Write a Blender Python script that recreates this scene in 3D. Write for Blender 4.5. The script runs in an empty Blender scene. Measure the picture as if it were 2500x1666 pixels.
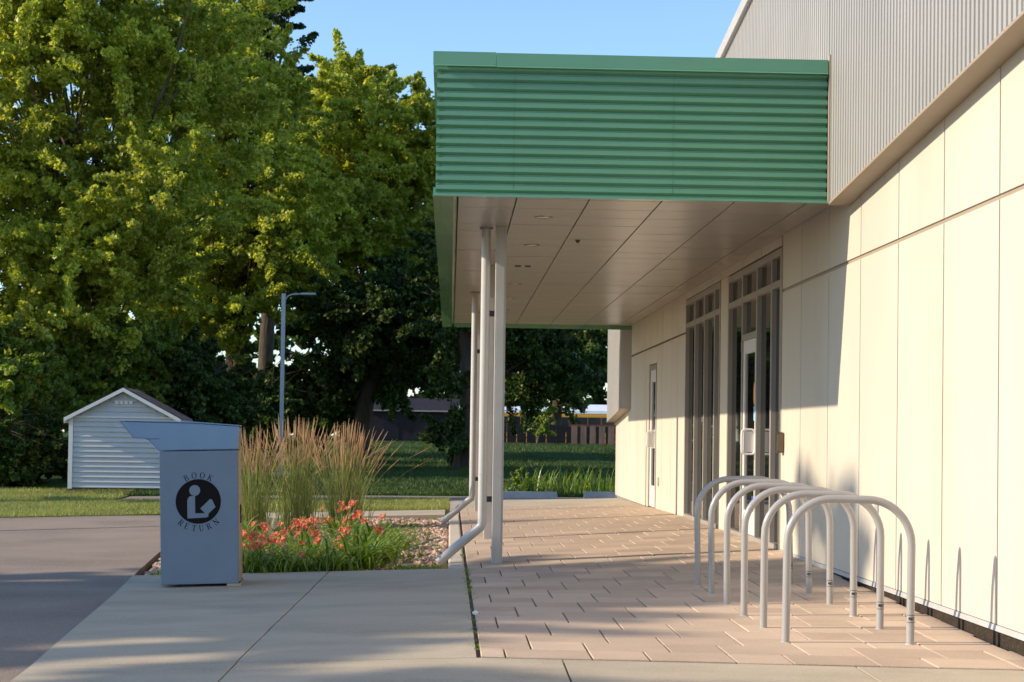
import bpy, math, random
import numpy as np
from mathutils import Matrix, Vector, Euler
R = math.radians
rng = np.random.default_rng(7)
random.seed(7)
S = bpy.context.scene
COL = S.collection

# ------------------------------------------------------------------ camera
F_PX, W_PX, H_PX = 4290.0, 2500.0, 1666.0
CAM_Z = 1.235
YAW, PITCH, ROLL = math.atan(149 / F_PX), math.atan(115 / F_PX), 0.0143
cd = bpy.data.cameras.new('camera')
cam = bpy.data.objects.new('camera', cd)
COL.objects.link(cam)
S.camera = cam
cam.matrix_world = (Matrix.Translation((0, 0, CAM_Z)) @ Matrix.Rotation(-YAW, 4, 'Z')
                    @ Matrix.Rotation(math.pi / 2 + PITCH, 4, 'X') @ Matrix.Rotation(ROLL, 4, 'Z'))
cd.sensor_width = 36.0
cd.lens = 36.0 * F_PX / W_PX
cd.shift_y = 116.0 / W_PX
cd.clip_start = 0.1
cd.clip_end = 3000
cd.dof.use_dof = True
cd.dof.focus_distance = 16.0
cd.dof.aperture_fstop = 7.0
S.render.resolution_x, S.render.resolution_y = 1024, 682

# ------------------------------------------------------------------ sky, sun, exposure
SUN_EL, SUN_AZ = R(25.6), R(7.0)        # the sun stands to the left, a little to the camera side
w = bpy.data.worlds.new('World')
S.world = w
w.use_nodes = True
wn, wl = w.node_tree.nodes, w.node_tree.links
sky = wn.new('ShaderNodeTexSky')
sky.sky_type = 'NISHITA'
sky.sun_disc = False
sky.sun_elevation = SUN_EL
sky.sun_rotation = R(270) - SUN_AZ
sky.air_density = 1.0
sky.dust_density = 0.3
sky.ozone_density = 4.0
bg = wn['Background']
bg.inputs['Strength'].default_value = 0.115
wl.new(sky.outputs['Color'], bg.inputs['Color'])
sd = bpy.data.lights.new('sun', 'SUN')
sd.energy = 2.8
sd.angle = R(0.53)
sd.color = (1.0, 0.85, 0.65)
sun = bpy.data.objects.new('sun', sd)
COL.objects.link(sun)
d2s = Vector((-math.cos(SUN_EL) * math.cos(SUN_AZ), -math.cos(SUN_EL) * math.sin(SUN_AZ), math.sin(SUN_EL)))
sun.rotation_euler = d2s.to_track_quat('Z', 'Y').to_euler()
sun.location = (-30, -10, 30)
S.view_settings.view_transform = 'Standard'
S.view_settings.look = 'None'
S.view_settings.exposure = 1.14
S.view_settings.gamma = 1.0
S.view_settings.use_curve_mapping = False
S.render.engine = 'CYCLES'
S.cycles.max_bounces = 8
S.cycles.transparent_max_bounces = 8


# ------------------------------------------------------------------ pixel of a 2500 px wide view -> point at depth Y
def at(px, py, Y):
    M = cam.matrix_world.to_3x3()
    v = M @ Vector(((px - W_PX / 2) / F_PX, (H_PX / 2 - py) / F_PX + cd.shift_y * W_PX / F_PX, -1.0))
    t = Y / v.y
    return Vector((v.x * t, Y, CAM_Z + v.z * t))


# ------------------------------------------------------------------ ground heights
GY = [-10, 8, 9.7, 12, 14.5, 16.2, 17.8, 21, 25, 30, 35.5, 39, 42, 45, 50, 60, 75, 80, 95, 110, 700]
FARH = [.06, .14, .28, .58, .86, .88, .3, -.1, -.1]
GX = [-9, -2.8, .175, 3.35]
GZ = [[-.08, -.10, -.11, -.14, -.18, -.20, -.21, -.24, -.26, -.27, -.27, -.25, -.05, .1, .28, .58, .86, .88, .3, -.1, -.1],
      [-.05, -.05, -.055, -.085, -.12, -.135, -.14, -.15, -.15, -.14, -.14, -.13] + FARH,
      [.0, .03, .034, .015, -.015, -.03, -.04, -.045, -.05, -.05, -.08, -.12] + FARH,
      [-.04, -.03, -.012, .02, .06, .10, .12, .12, .12, .07, .02, -.12] + FARH]


GYF = np.r_[np.arange(-10, 120, .25), 700]
_k = np.exp(-.5 * (np.arange(-8, 9) * .25 / .7) ** 2)
_k /= _k.sum()
GZF = []
for z in GZ:
    f_ = np.interp(GYF[:-1], GY, z)
    f_ = np.convolve(np.pad(f_, 8, 'edge'), _k, 'valid')
    GZF.append(np.r_[f_, -.1])


def h(x, y):
    cols = [np.interp(y, GYF, z) for z in GZF]
    x = np.asarray(x, float)
    out = np.where(x < GX[1], cols[0] + (cols[1] - cols[0]) * np.clip((x - GX[0]) / (GX[1] - GX[0]), 0, 1),
          np.where(x < GX[2], cols[1] + (cols[2] - cols[1]) * (x - GX[1]) / (GX[2] - GX[1]),
                   cols[2] + (cols[3] - cols[2]) * np.clip((x - GX[2]) / (GX[3] - GX[2]), 0, 1)))
    return out


def hf(x, y):
    return float(h(x, y))


# ------------------------------------------------------------------ materials
def newmat(name):
    m = bpy.data.materials.new(name)
    m.use_nodes = True
    nt = m.node_tree
    return m, nt, nt.nodes['Principled BSDF'], nt.nodes['Material Output']


def mat(name, col, rough=.6, col2=None, scale=4.0, detail=4, bump=0.0, bscale=60.0, metal=0.0, spec=.5,
        col3=None, scale3=.7, stretch=None, coat=0.0, island=0.0, speck=None, speck_scale=300, rough2=None):
    m, nt, p, out = newmat(name)
    N, L = nt.nodes, nt.links
    p.inputs['Roughness'].default_value = rough
    p.inputs['Metallic'].default_value = metal
    p.inputs['Specular IOR Level'].default_value = spec
    p.inputs['Coat Weight'].default_value = coat
    tc = N.new('ShaderNodeTexCoord')
    mp = N.new('ShaderNodeMapping')
    L.new(tc.outputs['Object'], mp.inputs['Vector'])
    if stretch:
        mp.inputs['Scale'].default_value = stretch
    cur = None

    def mix(a, b, fac, mode='MIX'):
        mx = N.new('ShaderNodeMix')
        mx.data_type = 'RGBA'
        mx.blend_type = mode
        for s_, v_ in ((mx.inputs[6], a), (mx.inputs[7], b), (mx.inputs[0], fac)):
            if hasattr(v_, 'links') or isinstance(v_, bpy.types.NodeSocket):
                L.new(v_, s_)
            else:
                s_.default_value = v_ if not isinstance(v_, tuple) else (*v_, 1)
        return mx.outputs[2]

    def noise(sc, det=4, lo=.35, hi=.65, ro=.55):
        n = N.new('ShaderNodeTexNoise')
        n.inputs['Scale'].default_value = sc
        n.inputs['Detail'].default_value = det
        n.inputs['Roughness'].default_value = ro
        L.new(mp.outputs[0], n.inputs['Vector'])
        r = N.new('ShaderNodeMapRange')
        r.inputs['From Min'].default_value = lo
        r.inputs['From Max'].default_value = hi
        L.new(n.outputs['Fac'], r.inputs['Value'])
        return r.outputs[0]
    cur = col
    if col2:
        cur = mix(cur, col2, noise(scale, detail))
    if col3:
        cur = mix(cur, col3, noise(scale3, 5, .45, .75))
    if speck:
        cur = mix(cur, speck, noise(speck_scale, 2, .55, .7))
    if island:
        g = N.new('ShaderNodeObjectInfo')
        r = N.new('ShaderNodeMapRange')
        r.inputs['To Min'].default_value = 1 - island
        r.inputs['To Max'].default_value = 1 + island
        L.new(g.outputs['Random'], r.inputs['Value'])
        hs = N.new('ShaderNodeHueSaturation')
        L.new(r.outputs[0], hs.inputs['Value'])
        if isinstance(cur, tuple):
            hs.inputs['Color'].default_value = (*cur, 1)
        else:
            L.new(cur, hs.inputs['Color'])
        cur = hs.outputs[0]
    if isinstance(cur, tuple):
        p.inputs['Base Color'].default_value = (*cur, 1)
    else:
        L.new(cur, p.inputs['Base Color'])
    if rough2 is not None:
        r = N.new('ShaderNodeMapRange')
        r.inputs['To Min'].default_value = rough
        r.inputs['To Max'].default_value = rough2
        L.new(noise(scale * .7, 4), r.inputs['Value'])
        L.new(r.outputs[0], p.inputs['Roughness'])
    if bump:
        n = N.new('ShaderNodeTexNoise')
        n.inputs['Scale'].default_value = bscale
        n.inputs['Detail'].default_value = 4
        L.new(mp.outputs[0], n.inputs['Vector'])
        b = N.new('ShaderNodeBump')
        b.inputs['Strength'].default_value = 1.0
        b.inputs['Distance'].default_value = bump
        L.new(n.outputs['Fac'], b.inputs['Height'])
        L.new(b.outputs[0], p.inputs['Normal'])
    return m


def leafmat(name, c1, c2, c3, trans, tw=.42, rough=.42, cscale=.35, spec=.4):
    m, nt, p, out = newmat(name)
    N, L = nt.nodes, nt.links
    geo = N.new('ShaderNodeNewGeometry')
    ramp = N.new('ShaderNodeValToRGB')
    e = ramp.color_ramp.elements
    e[0].color = (*c1, 1)
    e[1].color = (*c3, 1)
    x = e.new(.5)
    x.color = (*c2, 1)
    L.new(geo.outputs['Random Per Island'], ramp.inputs[0])
    tc = N.new('ShaderNodeTexCoord')
    n = N.new('ShaderNodeTexNoise')
    n.inputs['Scale'].default_value = cscale
    n.inputs['Detail'].default_value = 3
    L.new(tc.outputs['Object'], n.inputs['Vector'])
    mr = N.new('ShaderNodeMapRange')
    mr.inputs['From Min'].default_value = .3
    mr.inputs['From Max'].default_value = .7
    mr.inputs['To Min'].default_value = .72
    mr.inputs['To Max'].default_value = 1.25
    L.new(n.outputs['Fac'], mr.inputs['Value'])
    hs = N.new('ShaderNodeHueSaturation')
    L.new(ramp.outputs[0], hs.inputs['Color'])
    L.new(mr.outputs[0], hs.inputs['Value'])
    L.new(hs.outputs[0], p.inputs['Base Color'])
    p.inputs['Roughness'].default_value = rough
    p.inputs['Specular IOR Level'].default_value = spec
    tr = N.new('ShaderNodeBsdfTranslucent')
    mu = N.new('ShaderNodeMix')
    mu.data_type = 'RGBA'
    mu.blend_type = 'MULTIPLY'
    mu.inputs[0].default_value = 1
    L.new(hs.outputs[0], mu.inputs[6])
    mu.inputs[7].default_value = (*trans, 1)
    L.new(mu.outputs[2], tr.inputs['Color'])
    ms = N.new('ShaderNodeMixShader')
    ms.inputs[0].default_value = tw
    L.new(p.outputs[0], ms.inputs[1])
    L.new(tr.outputs[0], ms.inputs[2])
    L.new(ms.outputs[0], out.inputs['Surface'])
    return m


M = {}
M['panel'] = mat('cream_panel', (.575, .515, .425), .55, (.605, .545, .45), 1.3, bump=.0006, bscale=90, col3=(.515, .455, .36), scale3=.55, island=.025, spec=.3, stretch=(1, 1, .25))
M['panel_core'] = mat('joint_dark', (.16, .13, .10), .8)
M['clad'] = mat('ribbed_metal', (.37, .355, .33), .42, (.395, .378, .355), 1.2, metal=.0, spec=.6, island=.03)
M['capmetal'] = mat('cap_metal', (.46, .44, .41), .35, (.50, .48, .45), 2)
M['tan'] = mat('tan_trim', (.36, .29, .21), .55, (.33, .265, .19), 3, bump=.0008, bscale=20)
M['green'] = mat('green_metal', (.105, .29, .175), .36, (.115, .305, .185), 2.0, spec=.55, coat=.15, rough2=.46)
M['greent'] = mat('green_trim', (.11, .30, .18), .3, (.12, .315, .19), 2.0, spec=.6, coat=.2)
M['greensh'] = mat('green_fascia', (.09, .24, .11), .2, (.10, .27, .13), 3, spec=.8, bump=.006, bscale=3.5, coat=.6, stretch=(1, 3, 1))
M['soffit'] = mat('soffit_metal', (.345, .31, .27), .27, (.36, .325, .283), 1.5, spec=.6, island=.012)
M['white_metal'] = mat('white_metal', (.39, .37, .34), .4, (.46, .435, .40), 3, spec=.5, bump=.0003, bscale=40)
M['pipe'] = mat('pipe_metal', (.45, .43, .40), .33, (.48, .46, .43), 3, spec=.5)
M['frame'] = mat('frame_aluminium', (.31, .28, .245), .36, (.34, .305, .27), 3, spec=.5)
M['doorm'] = mat('door_paint', (.66, .645, .61), .4, (.69, .67, .64), 3)
M['glass'] = mat('dark_glass', (.012, .012, .013), .025, spec=.9)
M['rack'] = mat('rack_paint', (.325, .31, .295), .26, (.345, .33, .315), 5, spec=.6, coat=.3, bump=.0003, bscale=50)
M['black'] = mat('black_print', (.010, .009, .009), .8, spec=.15)
M['base'] = mat('dark_base', (.035, .027, .022), .9, (.045, .034, .026), 14, speck=(.08, .065, .05), speck_scale=60, bump=.003, bscale=60, spec=.08)
M['basegrey'] = mat('concrete_footing', (.22, .20, .18), .85, (.26, .24, .215), 5, bump=.003)
M['flash'] = mat('base_flashing', (.42, .41, .41), .35, (.48, .47, .46), 4)
M['paver'] = mat('paver', (.49, .365, .265), .82, (.54, .41, .30), 2.2, col3=(.42, .315, .235), scale3=.9, island=.13, speck=(.60, .46, .36), speck_scale=110, bump=.0025, bscale=90, spec=.3)
M['paverbed'] = mat('paver_joint', (.10, .072, .052), .95, (.14, .10, .075), 20)
M['concrete'] = mat('concrete', (.43, .36, .262), .82, (.475, .40, .295), 1.6, col3=(.335, .28, .205), scale3=1.1, speck=(.53, .465, .37), speck_scale=90, bump=.003, bscale=70, island=.02, spec=.3, stretch=(.8, 1.3, 1))
M['curb'] = mat('curb_concrete', (.52, .45, .355), .8, (.56, .49, .40), 3, bump=.0014, bscale=90)
M['asphalt'] = mat('asphalt', (.255, .195, .155), .9, (.285, .22, .175), 1.0, col3=(.185, .14, .112), scale3=.6, speck=(.38, .32, .27), speck_scale=70, bump=.006, bscale=80, spec=.3)
M['asphalt2'] = mat('asphalt_edge', (.035, .03, .027), .9, (.05, .043, .038), 20, bump=.01, bscale=40)
M['seal'] = mat('crack_seal', (.05, .042, .038), .6)
M['soil'] = mat('bed_soil', (.16, .10, .07), .95, (.24, .16, .11), 12, bump=.03, bscale=14)
M['grass'] = mat('grass_ground', (.20, .21, .055), .9, (.245, .245, .075), 1.3, col3=(.09, .125, .025), scale3=.5, bump=.05, bscale=24, spec=.2, speck=(.25, .25, .08), speck_scale=30)
M['lawn'] = mat('lawn_ground', (.032, .062, .012), .95, (.05, .085, .018), .8, col3=(.022, .048, .010), scale3=.25, bump=.06, bscale=16, spec=.05)  # colour lowered to stand in for tree shade on the slope
M['earth'] = mat('earth', (.05, .05, .02), .95, (.03, .035, .012), .6, bump=.05, bscale=6)
M['blade'] = leafmat('grass_blades', (.19, .22, .045), (.26, .28, .075), (.36, .34, .13), (1.2, 1.3, .7), .3, .5, 1.0)
M['bladed'] = leafmat('lawn_blades', (.03, .065, .012), (.05, .095, .016), (.075, .12, .024), (1.2, 1.3, .7), .3, .5, .4)  # dark counterpart of the verge blades, with the shade put into the colour
M['maple'] = leafmat('maple_leaves', (.20, .265, .026), (.34, .40, .046), (.56, .56, .12), (1.55, 1.45, .8), .52, .38, .3, .45)
M['maple2'] = leafmat('ash_leaves', (.10, .165, .02), (.17, .24, .03), (.27, .32, .055), (1.6, 1.6, .8), .42, .4, .3, .4)
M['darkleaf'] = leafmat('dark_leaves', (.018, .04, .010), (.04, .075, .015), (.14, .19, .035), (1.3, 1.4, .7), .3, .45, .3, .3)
M['conifer'] = leafmat('needle_clumps', (.022, .05, .018), (.035, .07, .022), (.055, .09, .03), (1.2, 1.3, .7), .2, .55, .4, .25)
M['bark'] = mat('bark', (.10, .075, .052), .95, (.055, .04, .028), 7, bump=.03, bscale=10, stretch=(1, 1, .2), spec=.2)
M['bark2'] = mat('bark_pale', (.20, .155, .11), .95, (.11, .08, .055), 7, bump=.02, bscale=12, stretch=(1, 1, .25), spec=.2)
M['lily'] = leafmat('daylily_leaves', (.08, .16, .018), (.17, .26, .03), (.36, .42, .08), (1.5, 1.5, .7), .35, .3, 2, .5)
M['reed'] = leafmat('reed_stems', (.20, .26, .07), (.29, .33, .10), (.42, .41, .17), (1.3, 1.3, .8), .3, .45, 2, .4)
M['plume'] = leafmat('reed_plumes', (.50, .33, .20), (.60, .42, .27), (.72, .54, .37), (1.2, 1.1, .9), .35, .6, 2, .2)
M['petal'] = leafmat('lily_petals', (.62, .05, .05), (.74, .13, .10), (.82, .27, .21), (1.1, 1.0, .9), .35, .5, 6, .3)
M['petalin'] = mat('lily_throat', (.75, .40, .04), .5)
M['bud'] = mat('lily_bud', (.42, .36, .05), .5, (.55, .30, .06), 20)
M['box'] = mat('bookdrop_metal', (.165, .215, .285), .42, (.18, .235, .305), 3, metal=.15, spec=.5, bump=.0003, bscale=30, speck=(.145, .195, .26), speck_scale=90)
M['boxtop'] = mat('bookdrop_head', (.15, .24, .40), .26, (.165, .26, .42), 3, metal=.4, spec=.7)
M['boxside'] = mat('bookdrop_edge', (.42, .33, .22), .5)
M['vinyl'] = mat('vinyl_siding', (.50, .515, .53), .45, (.54, .555, .565), 2, island=.03, spec=.4)
M['vtrim'] = mat('white_trim', (.72, .71, .69), .4, (.76, .75, .73), 3)
M['shingle'] = mat('shingle', (.20, .105, .075), .95, (.27, .15, .11), 12, island=.25, bump=.006, bscale=60)
M['skid'] = mat('skid_wood', (.10, .05, .03), .9, (.15, .08, .05), 9)
M['pole'] = mat('pole_paint', (.30, .33, .37), .4, (.34, .37, .40), 3, metal=.2)
M['stopc'] = mat('parking_stop', (.36, .38, .40), .8, (.42, .43, .44), 6, bump=.004)
M['busy'] = mat('bus_yellow', (.72, .30, .015), .4, (.76, .34, .02), 2)
M['busw'] = mat('bus_roof', (.70, .73, .78), .35, (.75, .78, .82), 2)
M['busg'] = mat('bus_window', (.02, .022, .03), .1)
M['busk'] = mat('bus_black', (.02, .02, .02), .6)
M['wood'] = mat('weathered_wood', (.26, .17, .13), .9, (.18, .11, .085), 6, island=.2, bump=.004, stretch=(1, 1, .2))
M['rust'] = mat('rusty_rail', (.22, .07, .045), .85, (.15, .05, .03), 9)
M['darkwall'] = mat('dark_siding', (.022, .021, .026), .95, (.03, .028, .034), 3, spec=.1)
M['stone'] = mat('river_stone', (.46, .30, .21), .8, (.58, .42, .31), 6, col3=(.30, .19, .14), scale3=3.5, bump=.004, bscale=40, speck=(.66, .55, .44), speck_scale=25)
M['hose'] = mat('hose_green', (.04, .22, .19), .45)
M['steel'] = mat('brushed_steel', (.12, .085, .06), .3, (.15, .11, .08), 8, metal=.8)
M['orange'] = mat('sticker_orange', (.80, .36, .01), .5)
M['blue'] = mat('sticker_blue', (.15, .45, .72), .5)
M['blued'] = mat('sticker_deep_blue', (.05, .06, .55), .5)
M['white'] = mat('white_print', (.75, .75, .73), .5)
M['lens'] = mat('downlight_lens', (.75, .70, .60), .3)
M['can'] = mat('downlight_can', (.55, .50, .43), .25, metal=.7)


# ------------------------------------------------------------------ mesh builder
class MB:
    def __init__(s):
        s.v, s.f, s.m = [], [], []

    def add(s, vs, fs, mi=0):
        o = len(s.v)
        s.v += [tuple(v) for v in vs]
        s.f += [tuple(i + o for i in f) for f in fs]
        s.m += [mi] * len(fs)
        return s

    def box(s, x0, x1, y0, y1, z0, z1, mi=0):
        return s.add([(x0, y0, z0), (x1, y0, z0), (x1, y1, z0), (x0, y1, z0), (x0, y0, z1), (x1, y0, z1), (x1, y1, z1), (x0, y1, z1)],
                     [(0, 3, 2, 1), (4, 5, 6, 7), (0, 1, 5, 4), (1, 2, 6, 5), (2, 3, 7, 6), (3, 0, 4, 7)], mi)

    def prism(s, poly, a, b, axis='y', mi=0):
        """poly of 2-tuples swept from a to b along axis"""
        n = len(poly)

        def P(p, t):
            return {'y': (p[0], t, p[1]), 'x': (t, p[0], p[1]), 'z': (p[0], p[1], t)}[axis]
        vs = [P(p, a) for p in poly] + [P(p, b) for p in poly]
        fs = [tuple(range(n)), tuple(range(2 * n - 1, n - 1, -1))]
        fs += [(i, i + n, (i + 1) % n + n, (i + 1) % n) for i in range(n)]
        return s.add(vs, fs, mi)

    def strip(s, prof, a, b, axis, mi=0):
        """open profile swept: list of 2-tuples"""
        n = len(prof)

        def P(p, t):
            return {'y': (p[0], t, p[1]), 'x': (t, p[0], p[1]), 'z': (p[0], p[1], t)}[axis]
        return s.add([P(p, a) for p in prof] + [P(p, b) for p in prof], [(i, i + 1, i + 1 + n, i + n) for i in range(n - 1)], mi)

    def tube(s, pts, rad, n=12, caps=True, mi=0):
        pts = [Vector(p) for p in pts]
        rads = rad if isinstance(rad, (list, tuple)) else [rad] * len(pts)
        vs, fs = [], []
        up = None
        for i, p in enumerate(pts):
            t = (pts[min(i + 1, len(pts) - 1)] - pts[max(i - 1, 0)]).normalized()
            if up is None:
                up = t.orthogonal().normalized()
            up = (up - t * up.dot(t)).normalized()
            side = t.cross(up)
            for k in range(n):
                a = 2 * math.pi * k / n
                vs.append(p + (up * math.cos(a) + side * math.sin(a)) * rads[i])
        for i in range(len(pts) - 1):
            for k in range(n):
                fs.append((i * n + k, i * n + (k + 1) % n, (i + 1) * n + (k + 1) % n, (i + 1) * n + k))
        if caps:
            fs.append(tuple(range(n))[::-1])
            fs.append(tuple((len(pts) - 1) * n + k for k in range(n)))
        return s.add(vs, fs, mi)

    def build(s, name, mats, parent=None, smooth=False, bevel=0.0):
        me = bpy.data.meshes.new(name)
        me.from_pydata(s.v, [], s.f)
        for m_ in (mats if isinstance(mats, (list, tuple)) else [mats]):
            me.materials.append(m_)
        me.polygons.foreach_set('material_index', s.m)
        me.update()
        if smooth:
            me.polygons.foreach_set('use_smooth', [True] * len(me.polygons))
            try:
                me.set_sharp_from_angle(angle=R(40))
            except Exception:
                pass
        o = bpy.data.objects.new(name, me)
        COL.objects.link(o)
        if parent:
            o.parent = parent
        if bevel:
            b = o.modifiers.new('bevel', 'BEVEL')
            b.width = bevel
            b.segments = 2
            b.limit_method = 'ANGLE'
        return o


def bx(name, m_, parent, *a, bevel=0.0):
    return MB().box(*a).build(name, m_, parent, bevel=bevel)


def tag(o, label=None, cat=None, group=None, kind=None):
    if label:
        o['label'] = label
    if cat:
        o['category'] = cat
    if group:
        o['group'] = group
    if kind:
        o['kind'] = kind
    return o


def empty(name, loc=(0, 0, 0), rz=0.0, parent=None):
    o = bpy.data.objects.new(name, None)
    COL.objects.link(o)
    o.location = loc
    o.rotation_euler = (0, 0, rz)
    o.empty_display_size = .2
    if parent:
        o.parent = parent
    return o


def copy_tree(o, parent=None):
    c = o.copy()
    COL.objects.link(c)
    c.parent = parent
    for ch in list(o.children):
        copy_tree(ch, c)
    return c


def raw_mesh(name, verts, faces, m_, parent=None, mats=None, midx=None):
    """verts (n,3) array, faces (k,3|4) array"""
    me = bpy.data.meshes.new(name)
    k = faces.shape[1]
    me.vertices.add(len(verts))
    me.vertices.foreach_set('co', np.ascontiguousarray(verts, np.float32).ravel())
    me.loops.add(faces.size)
    me.loops.foreach_set('vertex_index', np.ascontiguousarray(faces, np.int32).ravel())
    me.polygons.add(len(faces))
    me.polygons.foreach_set('loop_start', np.arange(0, faces.size, k, dtype=np.int32))
    me.polygons.foreach_set('loop_total', np.full(len(faces), k, dtype=np.int32))
    for mm in (mats or [m_]):
        me.materials.append(mm)
    if midx is not None:
        me.polygons.foreach_set('material_index', np.asarray(midx, np.int32))
    me.polygons.foreach_set('use_smooth', np.zeros(len(faces), dtype=bool))
    me.update(calc_edges=True)
    o = bpy.data.objects.new(name, me)
    COL.objects.link(o)
    if parent:
        o.parent = parent
    return o


def ruled(name, A, B, m_, nx=12, ny=60, dz=0.0, thick=0.0, zf=None, parent=None, kind='structure'):
    """sheet between polylines A and B (lists of (x,y)), draped on the ground"""
    def samp(P, n):
        P = np.array(P, float)
        d = np.r_[0, np.cumsum(np.hypot(*np.diff(P, axis=0).T))]
        t = np.linspace(0, d[-1], n)
        return np.c_[np.interp(t, d, P[:, 0]), np.interp(t, d, P[:, 1])]
    a, b = samp(A, ny), samp(B, ny)
    s = np.linspace(0, 1, nx)[:, None, None]
    g = a[None] * (1 - s) + b[None] * s
    z = (zf or h)(g[..., 0], g[..., 1]) + dz
    V = np.dstack([g, z]).reshape(-1, 3)
    i, j = np.meshgrid(np.arange(nx - 1), np.arange(ny - 1), indexing='ij')
    q = (i * ny + j).ravel()
    Fq = np.c_[q, q + ny, q + ny + 1, q + 1]
    # orient upwards
    v0, v1, v2 = V[Fq[0, 0]], V[Fq[0, 1]], V[Fq[0, 2]]
    if np.cross(v1 - v0, v2 - v0)[2] < 0:
        Fq = Fq[:, ::-1]
    if thick:
        n0 = len(V)
        V2 = V.copy()
        V2[:, 2] -= thick
        ring = list(range(0, ny)) + [k * ny + ny - 1 for k in range(1, nx)] + [(nx - 1) * ny + k for k in range(ny - 2, -1, -1)] + [k * ny for k in range(nx - 2, 0, -1)]
        sd_ = [(ring[k], ring[(k + 1) % len(ring)], ring[(k + 1) % len(ring)] + n0, ring[k] + n0) for k in range(len(ring))]
        V = np.r_[V, V2]
        Fq = np.r_[Fq, np.array(sd_)]
    o = raw_mesh(name, V, Fq, m_, parent)
    if kind and not parent:
        tag(o, kind=kind)
    return o


# ================================================================== GROUND
def zterr(x, y):
    low = .22 * np.clip((39.5 - y) / 1.0, 0, 1)
    return h(x, y) - low


ys = np.r_[np.linspace(-60, 0, 8), np.linspace(2, 36, 35), np.linspace(36.5, 42, 23), np.linspace(43, 120, 78), np.geomspace(125, 900, 16)]
xs = np.r_[-np.geomspace(900, 45, 12), np.linspace(-40, 40, 81), np.geomspace(45, 900, 12)]
gx, gy = np.meshgrid(xs, ys, indexing='ij')
gz = zterr(gx, gy) + np.where(gy > 41, .03 * np.sin(gx * .7 + gy * .3) + .02 * np.sin(gx * 1.9), 0)
V = np.dstack([gx, gy, gz]).reshape(-1, 3)
i_, j_ = np.meshgrid(np.arange(len(xs) - 1), np.arange(len(ys) - 1), indexing='ij')
q = (i_ * len(ys) + j_).ravel()
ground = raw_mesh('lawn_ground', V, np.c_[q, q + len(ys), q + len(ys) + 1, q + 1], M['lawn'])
tag(ground, kind='structure')
for p_ in ground.data.polygons:
    p_.use_smooth = True

EDGE = [(-1.6, 0), (-2.2, 9.2), (-2.83, 15.4), (-2.95, 16.5), (-3.06, 17.5), (-3.35, 20.6), (-3.5, 24), (-3.62, 28.4), (-3.8, 30.0)]
ruled('road', [(-45, -5), (-45, 5), (-45, 12), (-45, 28.0)], EDGE, M['asphalt'], nx=30, ny=60, dz=-.012, thick=.08)
ruled('driveway', [(-7.0, 36.6), (15, 36.6)], [(-7.0, 38.9), (15, 38.9)], M['asphalt'], nx=5, ny=40, dz=-.02, thick=.1)
ruled('driveway', [(.0, 34.9), (15, 34.9)], [(.0, 36.6), (15, 36.6)], M['asphalt'], nx=4, ny=30, dz=-.02, thick=.1)
# sealed cracks in the road
cr = MB()
for (p0, p1, wv) in (((-9, 24.2), (-3.55, 26.6), .035),):
    n = 30
    pts = []
    for k in range(n + 1):
        t = k / n
        x, y = p0[0] + (p1[0] - p0[0]) * t, p0[1] + (p1[1] - p0[1]) * t + .03 * math.sin(9 * t) + .02 * math.sin(31 * t)
        pts.append((x, y))
    vs = []
    for (x, y) in pts:
        vs += [(x, y - wv, hf(x, y) - .007), (x, y + wv, hf(x, y) - .007)]
    cr.add(vs, [(2 * k, 2 * k + 2, 2 * k + 3, 2 * k + 1) for k in range(n)])
tag(cr.build('pavement_seam', M['seal']), kind='structure')
# grass strips
ruled('grass_verge', [(-45, 28.05), (-8, 29.3), (-3.8, 30.45), (.0, 30.45)], [(-45, 36.55), (-8, 36.55), (-3.8, 36.55), (.0, 36.55)], M['grass'], nx=24, ny=90, dz=0, thick=.12)
ruled('grass_verge', [(-45, 36.6), (-7.05, 36.6)], [(-45, 40.4), (-7.05, 40.4)], M['grass'], nx=10, ny=60, dz=0, thick=.12)

# concrete walk
walk = ruled('concrete_walk', [(-1.6, 3), (-2.2, 9.2), (-2.75, 15.4), (-2.83, 16.78)], [(.155, 3), (.155, 9.2), (.155, 15.4), (.155, 16.78)], M['paverbed'], nx=8, ny=40, dz=-.03)
ruled('walk_bed', [(.156, 3), (.156, 9.58)], [(4.5, 3), (4.5, 9.58)], M['paverbed'], nx=8, ny=20, dz=-.03)
tag(walk, kind='structure')


def slab(A, B, name='concrete_slab', m_=None, dz=0.0, thick=.1, nx=5, ny=8, parent=None):
    return ruled(name, A, B, m_ or M['concrete'], nx=nx, ny=ny, dz=dz, thick=thick, parent=parent or walk)


def edge_x(y):
    P = np.array(EDGE)
    return float(np.interp(y, P[:, 1], P[:, 0])) + .0


G = .0045
yc = [3.0, 4.6, 6.2, 7.8, 9.55, 11.25, 12.95, 14.85, 16.8]
for k in range(len(yc) - 1):
    y0, y1 = yc[k] + G, yc[k + 1] - G * .4
    g2 = .004 if k % 2 else .0025
    slab([(edge_x(y0) + .0, y0), (edge_x(y1), y1 - g2)], [(-1.135 - .005, y0), (-1.13 - .005, y1 - g2)])
    slab([(-1.135 + .005, y0), (-1.13 + .005, y1 - g2)], [((.16 if y0 > 9 else .60), y0), ((.16 if y0 > 9 else .62), y1 - g2)])
    if y1 < 9.8:
        slab([(.60 + .012, y0), (.62 + .012, y1 - g2)], [(2.2, y0), (2.22, y1 - g2)])
        slab([(2.216, y0), (2.236, y1 - g2)], [(4.6, y0), (4.6, y1 - g2)])
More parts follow.
